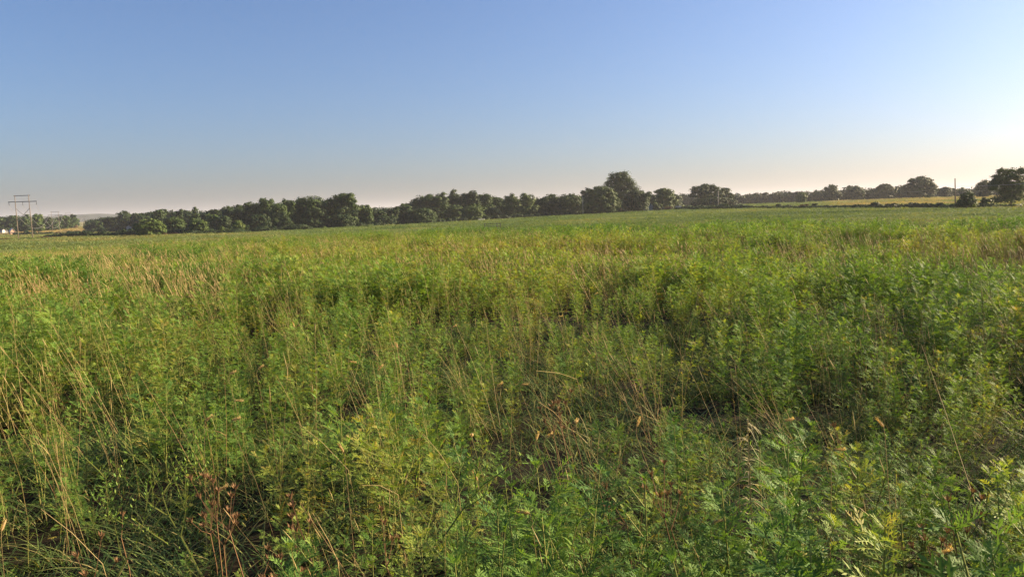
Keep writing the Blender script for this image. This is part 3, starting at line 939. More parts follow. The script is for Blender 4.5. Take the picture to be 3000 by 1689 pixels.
def rag_plant(h, seed, detail=2, dry=0.0, leafmul=1.0, size=1.0):
    """leaf mesh-builder and stem mesh-builder of one ragweed"""
    random.seed(seed)
    lv, st = MB(), MB()
    bend = Vector((random.uniform(-.10, .04), random.uniform(-.06, .06), 0))
    C = lambda t: Vector((0, 0, h * t)) + bend * (h * t * t)
    st.tube([C(k / 6) for k in range(7)], [.0058 - .0036 * k / 6 for k in range(7)], 5 if detail == 2 else 3, 0, .25, False)

    def tone(t):
        base = .34 - .06 * t + random.gauss(0, .07)
        if t < .5 and random.random() < .55: base += random.uniform(.12, .55) * (1 - t * 1.6)
        if random.random() < .05: base += random.uniform(.15, .4)
        return min(1, max(0, base + dry))
    nn = int((12 if detail == 2 else 10) * h / .8)
    az = random.uniform(0, 6.28)
    for k in range(nn):
        t = .16 + .80 * k / nn
        p = C(t)
        az += math.pi / 2 + random.uniform(-.4, .4)
        for sg in (0, math.pi):
            a = az + sg + random.uniform(-.3, .3)
            el = random.uniform(-.1, .55) + .35 * t
            dv = Vector((math.cos(a) * math.cos(el), math.sin(a) * math.cos(el), math.sin(el)))
            L = random.uniform(.10, .16) * size * (1.05 - .45 * abs(t - .5)) * (1 if t < .85 else .8)
            if random.random() < .94 * leafmul:
                rag_leaf(lv, p + dv * .012, dv, L, tone(t), detail, random.uniform(-.5, .5))
        if .2 < t < .9 and random.random() < .85:
            a = az + random.uniform(-.5, .5)
            bl = random.uniform(.12, .30) * (1.15 - t) / .7 * size
            el = random.uniform(.6, 1.0)
            bd = Vector((math.cos(a) * math.cos(el), math.sin(a) * math.cos(el), math.sin(el)))
            q0 = p; q1 = p + bd * bl * .5; q2 = p + bd * bl + Vector((0, 0, bl * .15))
            st.tube([q0, q1, q2], [.0025, .002, .001], 3, 0, .2, False)
            nb = 3 if detail == 2 else 2
            for b in range(nb):
                f = .35 + .65 * b / nb
                pp = q0.lerp(q2, f)
                for sg in (-1, 1):
                    a2 = a + sg * random.uniform(.6, 1.5)
                    e2 = random.uniform(.1, .8)
                    rag_leaf(lv, pp, Vector((math.cos(a2) * math.cos(e2), math.sin(a2) * math.cos(e2), math.sin(e2))), random.uniform(.06, .095) * size, tone(t + .15), 1 if detail == 1 else random.choice((1, 2)), random.uniform(-.6, .6))
            rag_leaf(lv, q2, (bd + Vector((0, 0, .4))).normalized(), random.uniform(.05, .07) * size, tone(.9), 1)
    tp = C(1.0)
    for k in range(7 if detail == 2 else 5):
        a = k * 2.4 + random.uniform(-.3, .3); el = random.uniform(.5, 1.2)
        rag_leaf(lv, tp - Vector((0, 0, .02 * random.random())), Vector((math.cos(a) * math.cos(el), math.sin(a) * math.cos(el), math.sin(el))), random.uniform(.045, .075) * size, tone(1), detail)
    return lv, st


def combined(name, lv, st, lm, sm):
    mb = MB()
    mb.add(lv.v, lv.f, 0); mb.t = list(lv.t)
    b = len(mb.v)
    mb.v.extend(st.v); mb.t.extend(st.t)
    for f in st.f: mb.f.append(tuple(b + i for i in f)); mb.m.append(1)
    return D.objects.new(name, mb.mesh(name, [lm, sm]))


def blade(mb, base, dirv, L, W, bend, tone, mat=0, seg=4):
    d, s, n = fr(dirv)
    vs = []
    for k in range(seg + 1):
        t = k / seg
        p = base + d * (L * t) + bend * (L * t * t)
        wd = W * (1 - .75 * t)
        vs += [tuple(p - s * wd), tuple(p + s * wd)]
    mb.add(vs, [(2 * k, 2 * k + 1, 2 * k + 3, 2 * k + 2) for k in range(seg)], mat, tone)
    return Vector(vs[-1])


def lance_plant(h, seed, detail=2, size=1.0, dry=0.0):
    """upright weed with many narrow pointed leaves up the stem"""
    random.seed(seed)
    lv, st = MB(), MB()
    bend = Vector((random.uniform(-.10, .05), random.uniform(-.06, .06), 0))
    C = lambda t: Vector((0, 0, h * t)) + bend * (h * t * t)
    st.tube([C(k / 6) for k in range(7)], [.0058 - .0036 * k / 6 for k in range(7)], 5 if detail == 2 else 3, 0, .4, False)

    def spray(p, up, n, L0, az):
        for q in range(n):
            az += 2.4 + random.uniform(-.4, .4)
            el = up + random.uniform(-.35, .35)
            dv = Vector((math.cos(az) * math.cos(el), math.sin(az) * math.cos(el), math.sin(el)))
            tn = min(1, max(0, .34 + dry + random.gauss(0, .08) + (random.random() < .06) * .35))
            L = L0 * random.uniform(.7, 1.2)
            blade(lv, p + Vector((0, 0, random.uniform(-.012, .012))), dv, L, L * .042 + .0012, Vector((0, 0, -.5)), tn, 0, 4 if detail == 2 else 3)
    n = 26 if detail == 2 else 14
    for k in range(n):
        t = .12 + .84 * k / n
        spray(C(t), .25 + .4 * t, 2, (.085 - .02 * abs(t - .55)) * size, k * 1.3)
        if t > .4 and random.random() < .4:
            a = random.uniform(0, 6.28)
            b = C(t) + Vector((math.cos(a) * .6, math.sin(a) * .6, .8)) * random.uniform(.08, .2)
            st.tube([C(t), b], [.0024, .0014], 3, 0, .3, False)
            spray(C(t).lerp(b, .6), .5, 3, .055 * size, a); spray(b, .8, 6, .05 * size, a)
    spray(C(1), .95, 11, .062 * size, 0)
    return lv, st


NEAR = []            # (leaves mesh, stem mesh)
seedcol = D.collections.new("plant_kinds")
HS = [.82, .9, .74, .86, .95, .7, .8, .88, .78]
for k, h in enumerate(HS):
    lv, st = rag_plant(h, 100 + k, 2, dry=(.0, .0, .05, -.04, .04, .12, -.06, .02, .3)[k], leafmul=(.6 if k == 8 else 1))
    NEAR.append((lv.mesh('leaves', [RAG]), st.mesh('stem', [RAGSTEM]), h))
    seedcol.objects.link(combined('kind_%02d' % k, lv, st, RAG, RAGSTEM))
LANCE = len(HS)
for k, h in enumerate((.84, .92, .76, .88)):
    lv, st = lance_plant(h, 150 + k, 2, 1.0, (.0, .06, -.05, .03)[k])
    NEAR.append((lv.mesh('leaves', [RAG]), st.mesh('stem', [RAGSTEM]), h))
    seedcol.objects.link(combined('kind_%02d' % (LANCE + k), lv, st, RAG, RAGSTEM))
NN = LANCE + 4
for k in range(7):   # simpler plants for farther off, several stems in each
    L, T = MB(), MB()
    for q in range(2):
        lv, st = lance_plant(.85, 400 + k * 10 + q, 1, 1.5) if k in (2, 4) else rag_plant(random.Random(k * 7 + q).uniform(.7, .95), 300 + k * 10 + q, 1, dry=(.0, .05, -.05, .08, .02, .12, -.03)[k], size=1.35)
        ox, oy = random.uniform(-.1, .1), random.uniform(-.1, .1)
        for src, dst in ((lv, L), (st, T)):
            b = len(dst.v)
            dst.v.extend([(p[0] + ox, p[1] + oy, p[2]) for p in src.v]); dst.t.extend(src.t); dst.m.extend(src.m)
            dst.f.extend([tuple(b + i for i in f) for f in src.f])
    seedcol.objects.link(combined('kind_%02d' % (NN + k), L, T, RAG, RAGSTEM))
NF = 7


def straw_clump(seed, n, h, wmm, spread, head=True, lean=-.2):
    random.seed(seed)
    mb = MB()
    for k in range(n):
        b = Vector((random.gauss(0, spread), random.gauss(0, spread), 0))
        d = Vector((lean + random.gauss(0, .13), random.gauss(0, .13), 1))
        L = h * random.uniform(.65, 1.15)
        bend = Vector((random.uniform(-.18, .05), random.uniform(-.08, .08), 0))
        W = wmm * .0005
        tn = random.uniform(0, .75)
        d0, s, nn = fr(d)
        pts = [b + d0 * (L * t) + bend * (L * t * t) for t in (0, .33, .66, 1)]
        mb.tube(pts, [W * 1.1, W, W * .85, W * .5], 3, 0, tn, False)
        if head:
            e = (pts[3] - pts[2]).normalized()
            hl = random.uniform(.05, .11)
            mb.tube([pts[3] - e * .01, pts[3] + e * hl * .4, pts[3] + e * hl], [W * .6, W * 2.0, W * .4], 4, 0, max(0, tn - .15), False)
        if random.random() < .5:
            p = pts[1].lerp(pts[2], random.random())
            a = random.uniform(0, 6.28)
            blade(mb, p, Vector((math.cos(a), math.sin(a), .9)), random.uniform(.12, .25), W * 1.6, Vector((0, 0, -.6)), tn + .1)
    return mb


def low_grass(seed, n, h):
    random.seed(seed)
    mb = MB()
    for k in range(n):
        b = Vector((random.gauss(0, .10), random.gauss(0, .10), 0))
        a = random.uniform(0, 6.28)
        blade(mb, b, Vector((math.cos(a) * .6, math.sin(a) * .6, 1)), h * random.uniform(.5, 1.2), .0042, Vector((math.cos(a) * .5, math.sin(a) * .5, -.35)), random.choice((.0, .1, .25, .5, .8)) + random.uniform(0, .15))
    return mb


strawcol = D.collections.new("straw_kinds")
for k in range(5):
    strawcol.objects.link(D.objects.new('straw_%02d' % k, straw_clump(500 + k, 5, 1.0, 2.4, .07).mesh('straw', [STRAW])))
for k in range(4):
    strawcol.objects.link(D.objects.new('straw_%02d' % (5 + k), straw_clump(520 + k, 8, 1.0, 7, .2, True).mesh('straw', [STRAW])))
lowcol = D.collections.new("low_kinds")
for k in range(4):
    lowcol.objects.link(D.objects.new('low_%02d' % k, low_grass(540 + k, 34, .30).mesh('low', [PAST])))


def pasture_tuft(seed):
    random.seed(seed)
    mb = MB()
    for k in range(90):
        b = Vector((random.gauss(0, .75), random.gauss(0, .75), 0))
        a = random.uniform(0, 6.28)
        blade(mb, b, Vector((math.cos(a) * .5 - .1, math.sin(a) * .5, 1)), random.uniform(.2, .5), random.uniform(.03, .06), Vector((math.cos(a) * .6, math.sin(a) * .6, -.45)), .35 + random.gauss(0, .1), 0, 2)
    return mb


pastcol = D.collections.new("pasture_kinds")
for k in range(4):
    pastcol.objects.link(D.objects.new('pasture_%02d' % k, pasture_tuft(560 + k).mesh('tuft', [PAST])))


# ------------------------------------------------------------------ weeds: where they stand
def scatter(name, pts, rot, scl, var, tint, coll, label, cat):
    """one ground-cover object: points that carry copies of the plant meshes"""
    me = D.meshes.new(name)
    me.vertices.add(len(pts))
    me.vertices.foreach_set('co', np.asarray(pts, np.float32).reshape(-1))
    for nm, ty, dat in (('rot', 'FLOAT_VECTOR', rot), ('scl', 'FLOAT', scl), ('var', 'INT', var), ('tint', 'FLOAT', tint)):
        a = me.attributes.new(nm, ty, 'POINT')
        if ty == 'FLOAT_VECTOR': a.data.foreach_set('vector', np.asarray(dat, np.float32).reshape(-1))
        else: a.data.foreach_set('value', np.asarray(dat, np.int32 if ty == 'INT' else np.float32))
    o = link(name, me)
    g = D.node_groups.new(name + "_scatter", 'GeometryNodeTree')
    g.interface.new_socket("Geometry", in_out='INPUT', socket_type='NodeSocketGeometry')
    g.interface.new_socket("Geometry", in_out='OUTPUT', socket_type='NodeSocketGeometry')
    N, Lk = g.nodes, g.links
    i, out = N.new('NodeGroupInput'), N.new('NodeGroupOutput')
    ci = N.new('GeometryNodeCollectionInfo')
    ci.inputs[0].default_value = coll; ci.inputs[1].default_value = True; ci.inputs[2].default_value = True
    ip = N.new('GeometryNodeInstanceOnPoints')
    ip.inputs['Pick Instance'].default_value = True

    def attr(nm, ty):
        a = N.new('GeometryNodeInputNamedAttribute'); a.data_type = ty; a.inputs[0].default_value = nm
        return a.outputs[0]
    Lk.new(i.outputs[0], ip.inputs['Points']); Lk.new(ci.outputs[0], ip.inputs['Instance'])
    Lk.new(attr('var', 'INT'), ip.inputs['Instance Index'])
    er = N.new('FunctionNodeEulerToRotation'); Lk.new(attr('rot', 'FLOAT_VECTOR'), er.inputs[0]); Lk.new(er.outputs[0], ip.inputs['Rotation'])
    Lk.new(attr('scl', 'FLOAT'), ip.inputs['Scale'])
    Lk.new(ip.outputs[0], out.inputs[0])
    m = o.modifiers.new("scatter", 'NODES'); m.node_group = g
    tag(o, label, cat, kind='stuff')
    return o


def ring_points(r0, r1, dens, amax=.82, edge=True):
    """jittered points between two distances, within the wide view and a margin"""
    n = int((r1 * r1 - r0 * r0) * amax * dens)
    r = np.sqrt(rng.uniform(r0 * r0, r1 * r1, n)); a = rng.uniform(-amax, amax, n)
    return r * np.sin(a), r * np.cos(a)


HOLLOWS = []    # hollows where the weeds stand low: (x, y, radius along, radius across, depth)
for X, Y, rx, ry, dp in [(400, 1440, .75, .55, .75), (330, 1500, .6, .5, .6), (690, 1520, .45, .35, .5), (1640, 1150, .75, .6, .7), (1560, 1180, .5, .4, .6), (1560, 1010, .8, .6, .5),
                         (1570, 815, 2.2, 1.0, .6), (1310, 770, 1.8, .9, .55), (2560, 830, 1.8, 1.0, .6), (2650, 815, 2.0, 1.0, .6), (2480, 905, .7, .5, .55), (1000, 800, 1.8, .8, .45),
                         (560, 890, 1.4, .8, .5), (250, 860, 1.8, .8, .4), (1770, 860, .8, .6, .5), (840, 1560, .5, .4, .55), (1880, 1520, .4, .35, .5), (2920, 1300, .4, .3, .4), (2960, 880, 1.2, .8, .5),
                         (1900, 1010, .6, .4, .4), (2010, 1120, .6, .4, .45), (240, 1180, 1.0, .6, .5), (620, 1130, .6, .5, .4), (2700, 1570, .4, .35, .45), (1640, 1270, .55, .5, .75), (1590, 1350, .45, .4, .5), (560, 1590, .5, .35, .55), (1420, 1480, .35, .3, .4)]:
    hx, hy = to_plane(X, Y, .45)
    HOLLOWS.append((hx, hy, rx * 1.1, ry * 1.3, min(.85, dp * 1.2)))


def hollow(x, y):
    t = np.zeros_like(x)
    for hx, hy, rx, ry, dp in HOLLOWS:
        t = np.maximum(t, dp * np.exp(-(((x - hx) / rx) ** 2 + ((y - hy) / ry) ** 2)))
    return t


def height_field(x, y):
    b = .74 + 1.3 * (fbm(x, y, 2.4, 31, 3) - .42) + .7 * (fbm(x, y, 8, 33, 2) - .5)
    return np.clip(b, .34, 1.15) * (1 - hollow(x, y))


STRAWPATCH = []
for X, Y, rx, ry, s in [(640, 910, 1.0, 1.0, 1.0), (560, 890, .7, .8, .8), (780, 815, 1.0, 1.3, .7), (1370, 800, .9, 1.2, .7), (1990, 770, 1.3, 1.8, 1.0), (40, 920, .6, .8, .8), (90, 1330, .35, .5, 1.0), (20, 1430, .25, .4, 1.0),
                        (1840, 850, .6, .9, .6), (2500, 1040, .8, .8, .9), (2620, 1080, .7, .6, .9), (2420, 1060, .5, .6, .6), (1140, 860, .9, 1.2, .5), (960, 1130, .25, .3, .8), (1620, 1100, .4, .4, .6), (60, 770, 1, 1, .3),
                        (2100, 690, 4, 5, .4), (1700, 680, 4, 6, .4), (2900, 1090, .4, .4, .7), (2280, 960, .5, .5, .5), (350, 960, .7, .8, .4), (1180, 930, .4, .6, .4), (1750, 940, .4, .6, .45)]:
    hx, hy = to_plane(X, Y, .6)
    STRAWPATCH.append((hx, hy, rx, ry, s))


def straw_density(x, y):
    r = np.hypot(x, y)
    t = np.clip((fbm(x, y, 5.5, 41, 3) - .52) * 4.5, 0, 1) * .18 + .19
    for hx, hy, rx, ry, s in STRAWPATCH:
        t = np.maximum(t, s * .75 * np.exp(-(((x - hx) / rx) ** 2 + ((y - hy) / ry) ** 2)))
    return t * np.interp(r, [0, 25, 60], [1, 1, .6]) + np.clip((r - 35) / 60, 0, .10) * (.3 + fbm(x, y, 14, 44))


def weeds():
    A = []
    for r0, r1, dens, far, am in ((1.75, 5.4, 17, 0, math.pi), (5.4, 13, 16, 0, math.pi), (13, 26, 10.5, 1, 1.7), (26, 50, 6, 1, 1.2), (50, 112, 3.4, 1, .95)):
        x, y = ring_points(r0, r1, dens, am)
        A.append(np.stack([x, y, np.full(len(x), far), np.full(len(x), r0)], 1))
    A = np.concatenate(A)
    x, y, far, rr = A.T
    r = np.hypot(x, y); az = np.arctan2(x, y)
    keep = r < weed_edge(az) + rng.uniform(-4, 2, len(r))
    keep &= rng.random(len(r)) > hollow(x, y) * .9
    keep &= rng.random(len(r)) > np.clip(straw_density(x, y) - .35, 0, .6) * .9
    x, y, far, rr = x[keep], y[keep], far[keep], rr[keep]
    r = np.hypot(x, y); az = np.arctan2(x, y)
    hf = height_field(x, y)
    sc = hf * rng.uniform(.85, 1.15, len(x)) * np.where(far > 0, np.interp(r, [13, 26, 50, 110], [1.0, 1.05, 1.12, 1.25]), 1)
    rot = np.stack([rng.normal(0, .09, len(x)), rng.normal(-.07, .10, len(x)), rng.uniform(0, 6.28, len(x))], 1)
    patch = fbm(x, y, 7, 51, 3)
    tint = np.clip((patch - .48) * .8 + (fbm(x, y, 17, 53, 2) - .5) * .45, -.16, .2) + rng.normal(0, .06, len(x)) - np.clip((r - 30) / 80, 0, .06)
    pn = np.array([.085] * (LANCE - 1) + [.075] + [.085] * 4); pn /= pn.sum()
    vn = rng.choice(NN, len(x), p=pn)
    vf = NN + rng.integers(0, NF, len(x))
    drybias = np.clip((fbm(x, y, 2.5, 55, 2) - .60) * 4, 0, .7)
    drybias = np.maximum(drybias, hollow(x, y) * .5)
    vn = np.where(rng.random(len(x)) < drybias, LANCE - 1, vn)
    var = np.where(far > 0, vf, vn)
    z = terr(x, y) - .02
    # the nearest plants in the frame become objects of their own
    infr = (np.abs(az) < .66) & (far == 0) & (y > 0)
    dist = np.where(infr, np.hypot(x, y), 1e9)
    own = np.zeros(len(x), bool)
    cand = np.argsort(dist)
    cand = [c for c in cand if dist[c] > 1.75 and hf[c] > .38][:270]
    own[cand] = True
    P = np.stack([x, y, z], 1)
    scatter('ragweed_field', P[~own], rot[~own], sc[~own], var[~own], tint[~own], seedcol, "field thick with green ragweed running to the far edge", 'weeds')
    protos = {}
    for c in cand:
        v = int(var[c])
        lvm, stm, h = NEAR[v]
        if v not in protos:
            e = empty('ragweed_plant' if v < LANCE else 'leafy_weed', (0, 0, 0)); l_ = link('leaves', lvm, e); s_ = link('stem', stm, e)
            protos[v] = (e, l_, s_); new = (e, l_, s_)
        else:
            e0, l0, s0 = protos[v]
            e, l_, s_ = e0.copy(), l0.copy(), s0.copy()
            for q in (e, l_, s_): COL.objects.link(q)
            l_.parent = e; s_.parent = e
        e.location = P[c]; e.rotation_euler = rot[c]; e.scale = (sc[c],) * 3
        l_['tint'] = float(tint[c]); s_['tint'] = float(tint[c]) * .5
        if v < LANCE - 1: tag(e, "feathery green ragweed plant in the nearest rows at the foot of the picture", 'weed', 'ragweed plants nearest the viewer')
        elif v == LANCE - 1: tag(e, "withering brown ragweed plant in the nearest rows at the foot of the picture", 'weed', 'withering weeds nearest the viewer')
        else: tag(e, "upright weed with narrow pointed leaves in the nearest rows at the foot of the picture", 'weed', 'narrow-leaved weeds nearest the viewer')
    return len(x)


nw = weeds()


def straw():
    A = []
    for r0, r1, dens, far in ((1.6, 5, 3, 0), (5, 14, 9, 0), (14, 34, 6.5, 1), (34, 112, 2.4, 1)):
        x, y = ring_points(r0, r1, dens, math.pi if r0 < 14 else 1.1)
        k = rng.random(len(x)) < straw_density(x, y)
        A.append(np.stack([x[k], y[k], np.full(k.sum(), far)], 1))
    A = np.concatenate(A); x, y, far = A.T
    r = np.hypot(x, y); az = np.arctan2(x, y)
    k = r < weed_edge(az) - 1
    x, y, far, r = x[k], y[k], far[k], r[k]
    sc = rng.uniform(.75, 1.15, len(x)) * np.where(r < 5, .85, 1.0) * np.interp(r, [0, 30, 100], [1, 1.02, .95])
    rot = np.stack([rng.normal(0, .12, len(x)), rng.normal(0, .14, len(x)), rng.normal(0, .5, len(x))], 1)
    var = np.where(far > 0, 5 + rng.integers(0, 4, len(x)), rng.integers(0, 5, len(x)))
    tint = rng.normal(0, .12, len(x)) + np.clip((7 - r) / 7, 0, 1) * .2
    scatter('dry_grass', np.stack([x, y, terr(x, y) - .02], 1), rot, sc, var, tint, strawcol, "tan dry grass stalks leaning among the green weeds", 'dry grass')
    # fallen stalks and low dead grass under the weeds
    x, y = ring_points(.3, 12, 17, math.pi)
    rot = np.stack([rng.normal(0, .1, len(x)), rng.normal(0, .1, len(x)), rng.uniform(0, 6.28, len(x))], 1)
    scatter('low_grass', np.stack([x, y, terr(x, y) - .02], 1), rot, rng.uniform(.6, 1.3, len(x)), rng.integers(0, 4, len(x)), rng.uniform(-.35, .1, len(x)), lowcol, "short dull grass growing under the weeds", 'grass')


straw()


def pasture():
    A = []
    for r0, r1, dens in ((58, 130, 1.1), (130, 260, .45), (260, 470, .16), (470, 900, .035)):
        x, y = ring_points(r0, r1, dens, .95)
        A.append(np.stack([x, y], 1))
    A = np.concatenate(A); x, y = A.T
    r = np.hypot(x, y); az = np.arctan2(x, y)
    k = r > weed_edge(az) - 2
    x, y, r = x[k], y[k], r[k]
    sc = np.interp(r, [58, 130, 300, 900], [1, 1.25, 1.9, 3.2]) * rng.uniform(.7, 1.3, len(x)) * (.6 + .9 * fbm(x, y, 14, 61, 2))
    rot = np.stack([rng.normal(0, .05, len(x)), rng.normal(0, .05, len(x)), rng.uniform(0, 6.28, len(x))], 1)
    tint = (fbm(x, y, 22, 62) - .5) * .7 + np.clip((azim(900) - np.arctan2(x, y)) * 4, 0, .22) + tan_amount(x, y) * .5 + rng.normal(0, .05, len(x))
    z = terr(x, y)
    P = np.stack([x, y, z - .02], 1)
    scatter('pasture_grass', P, rot, sc, rng.integers(0, 4, len(x)), tint, pastcol, "smooth green pasture and tan hay ground beyond the weeds", 'grass')


pasture()


# ------------------------------------------------------------------ single plants one can pick out
def stalk_base(X, Y, ztop, dx=0.0):
    """where a stalk stands whose head shows at photo pixel X, Y at height ztop above the field"""
    x, y = to_plane(X, Y, ztop)
    return x - dx, y, float(terr(x - dx, y))


def foxtail(X, Y, label, h=.88, ang=None, size=1.0, group="pale foxtail heads among the weeds"):
    x, y, z = stalk_base(X, Y, h)
    e = empty('foxtail', (x, y, z))
    a = ang if ang is not None else random.uniform(0, 6.28)
    hd = Vector((math.cos(a), .3 * math.sin(a), random.uniform(-.1, .8))).normalized()
    tip = Vector((0, 0, h)) - hd * .03 * size
    b = Vector((random.uniform(-.1, .25), random.uniform(-.1, .1), 0))
    mb = MB(); mb.tube([b, b.lerp(tip, .5) + Vector((0, 0, .05)), tip - Vector((0, 0, .03)) - hd * .01, tip], [.0018, .0016, .0013, .0012], 4, 0, .3, False)
    mb.obj('stem', STRAW, e)
    mb = MB(); bl = .07 * size
    pts = [tip + hd * (bl * t) + Vector((0, 0, -.01 * t * t)) for t in (0, .1, .3, .55, .8, 1)]
    mb.tube(pts, [.002, .0042, .0055, .005, .0038, .001], 8, 0, .4)
    d, s, n = fr(hd)
    for k in range(150):
        t = random.uniform(.03, .97); q = random.uniform(0, 6.28)
        o = s * math.cos(q) + n * math.sin(q)
        p = tip + hd * (bl * t) + o * .004
        kite(mb, p, (o * .8 + hd * .7).normalized(), hd.cross(o).normalized(), random.uniform(.008, .014) * size, .0006, Vector((0, 0, 0)), random.uniform(0, .5))
    mb.obj('seed_head', FOX, e)
    tag(e, label, 'foxtail', group)


random.seed(77)
FT = [(578 + 75, 1420, "foxtail lying level above the dark hollow at lower left", .55, 0.1), (610, 1217, "foxtail pair, the left level head in the shaded band", .85, .2), (690, 1219, "foxtail pair, the right faint head in the shaded band", .85, 0),
      (9, 1527, "upright golden foxtail at the lower left corner", .8, 1.5), (1000, 1303, "round pale foxtail end in the centre of the lower weeds", .8, 2.0), (1382, 1263, "pale upright foxtail above the bent green stalk", .85, 1.6),
      (1393, 1383, "small golden foxtail right of the bent green stalk", .75, 1.9), (1690, 1220, "bright foxtail right of the brown dead stalks", .85, 1.5), (1574, 1267, "golden foxtail left of the brown dead stalks", .75, 1.4),
      (1607, 1264, "dull level foxtail under the brown dead stalks", .7, .2), (1535, 1115, "tiny bright foxtail over the central hollow", .7, .1), (1463, 1116, "small bright foxtail left of the central hollow", .75, .1),
      (1535, 1487, "slanting foxtail low in the middle of the picture", .8, 2.3), (2310, 1215, "foxtail lying level right of the pale dead weed", .85, 0.0), (2457, 1300, "curled foxtail among bright weeds on the right", .85, -.4),
      (2580, 1222, "tall foxtail on a long straight straw at right", .95, 1.7), (2766, 1597, "pale foxtail low at the lower right", .75, -.6), (860, 945, "upright tan foxtail in the left middle field", .95, 1.7),
      (1163, 1003, "upright tan foxtail in the middle field", .95, 1.7), (1032, 1051, "round tan foxtail in the middle field", .9, .4), (1113, 1068, "rounded tan foxtail on a leaning straw", .9, .8),
      (1330, 948, "level tan foxtail before a dark gap", .95, .05), (680, 1084, "level foxtail in the left shaded weeds", .9, .1), (762, 1068, "tan foxtail at the left of the tilted dead clump", .9, .5), (1640, 918, "tan foxtail in the middle of the field", .95, .2),
      (1745, 860, "slanting tan foxtail above the centre", .95, -.5), (697, 1165, "foxtail in the left shaded weeds above the pair", .85, .2), (2105, 1510, "level foxtail among yellowing leaves at lower right", .7, .1), (1870, 1225, "thin foxtail over the bright central weeds", .9, 1.2)]
for X, Y, lab, h, a in FT:
    foxtail(X, Y, lab, h, a, size=.8)


def dead_flower(X, Y, label, h=.85, heads=4, lean=0.0, spread=.12, group="brown dead flower stalks"):
    """brown stalk branching into upright dried flower cups"""
    x, y, z = stalk_base(X, Y, h)
    e = empty('dead_flower_stalk', (x, y, z))
    mb = MB()
    base = Vector((random.uniform(.0, .15) - lean * h, random.uniform(-.05, .05), 0))
    fork = Vector((0, 0, h * .72))
    mb.tube([base, base.lerp(fork, .5) + Vector((.01, 0, 0)), fork], [.0035, .003, .0025], 5, 0, .3, False)
    for k in range(heads):
        a = random.uniform(0, 6.28)
        t = Vector((math.cos(a) * spread * random.uniform(.2, 1), math.sin(a) * spread * .6, h * random.uniform(.84, 1.04)))
        mb.tube([fork, fork.lerp(t, .5) + Vector((0, 0, -.015)), t], [.0022, .0018, .0016], 4, 0, .4, False)
        up = (t - fork).normalized() * .6 + Vector((0, 0, .6))
        d, s, n = fr(up)
        hb = MB()
        hb.tube([t, t + d * .010], [.003, .008], 6, 0, .4)
        for q in range(14):
            an = q * 2.4; o = s * math.cos(an) + n * math.sin(an)
            kite(hb, t + d * .006 + o * .005, (d + o * random.uniform(.15, .8)).normalized(), d.cross(o).normalized(), random.uniform(.018, .034), .0028, o * .003, random.uniform(0, .8))
        hb.obj('flower_head', BROWN, e)
    mb.obj('stem', BROWN, e)
    tag(e, label, 'dead weed', group)


DF = [(625, 1390, "tall brown dead stalk with cups right of the dark hollow", .8, 5), (660, 1405, "brown dead stalk with one high cup beside the taller one", .8, 3), (610, 1480, "low dark dead stalk with clustered cups in the hollow", .5, 6), (648, 1500, "dead stalk with ragged cups under the level foxtail", .55, 5),
      (348, 1492, "single brown cup on a stalk in the dark hollow", .5, 1), (892, 1460, "rusty dead stalk with stacked cups left of the centre", .75, 3), (868, 1510, "brown dead stalk leaning left of the centre", .65, 3), (780, 1590, "small dead cup at the black gap", .5, 1), (755, 1615, "small dead cup at the left of the black gap", .45, 1),
      (830, 1645, "cluster of brown cups low beside the black gap", .5, 5), (1125, 1520, "rust-brown cups in the middle of the lower edge", .7, 4), (1635, 1130, "grey-brown dead cup high over the central hollow", .75, 2), (1620, 1185, "orange-brown dead stalk clump in the central hollow", .65, 6), (1650, 1205, "rusty dead stalk beside the orange-brown clump", .6, 5),
      (1668, 1148, "dark small dead cup right of the grey-brown one", .7, 1), (258, 1590, "red-brown dead cups at the lower left", .65, 4), (1945, 1370, "red-brown dead stalk in the lower middle right", .8, 5), (1965, 1420, "small rusty cups right of the red-brown stalk", .7, 2), (1835, 1400, "rusty cup among bright weeds lower middle", .75, 2), (1870, 1440, "pinkish brown cup beside the rusty one", .7, 1),
      (2505, 1248, "brown curled cup on a bent straw at right", .85, 1), (2800, 1420, "rust-red dead cups at the right", .75, 3), (2820, 1465, "low rust-red dead cups at the right under the others", .65, 2), (2745, 1530, "orange-brown dead clump at the lower right", .6, 6)]
random.seed(91)
for X, Y, lab, h, n in DF:
    dead_flower(X, Y, lab, h, n)


def bare_weed(X, Y, label, h, lean, seed):
    """pale green forking stems with tiny scale leaves"""
    random.seed(seed)
    x, y, z = stalk_base(X, Y, h)
    e = empty('forking_weed', (x, y, z))
    st, lf = MB(), MB()

    def grow(p, d, L, r, lev):
        n = 6; q = p.copy(); pts = [q.copy()]
        for k in range(n):
            d2 = (d + Vector(rng.normal(0, .07, 3)) + Vector((0, 0, .04))).normalized(); d = d2
            q = q + d * (L / n); pts.append(q.copy())
            for sgn in (-1, 1):
                a = random.uniform(0, 6.28)
                o = Vector((math.cos(a), math.sin(a), .9)).normalized()
                kite(lf, q, (o + d * .5).normalized(), d.cross(o).normalized(), random.uniform(.014, .03), .0035, Vector((0, 0, 0)), .3 + random.gauss(0, .1))
            if lev < 2 and k > 0 and random.random() < .85:
                a = random.uniform(-1, 1) * 1.2
                b = Vector((d.x + random.choice((-1, 1)) * random.uniform(.5, .9), d.y + random.uniform(-.35, .35), d.z + .1)).normalized()
                grow(q, b, L * random.uniform(.4, .65), r * .7, lev + 1)
        st.tube(pts, [r * (1 - .6 * k / n) for k in range(n + 1)], 4, 0, .05, False)
    grow(Vector((-lean * h * .6, 0, .05)), Vector((lean, 0, 1)).normalized(), h * 1.0, .0055, 0)
    st.obj('stem', RAGSTEM, e); lf.obj('leaves', RAG, e)
    tag(e, label, 'weed')


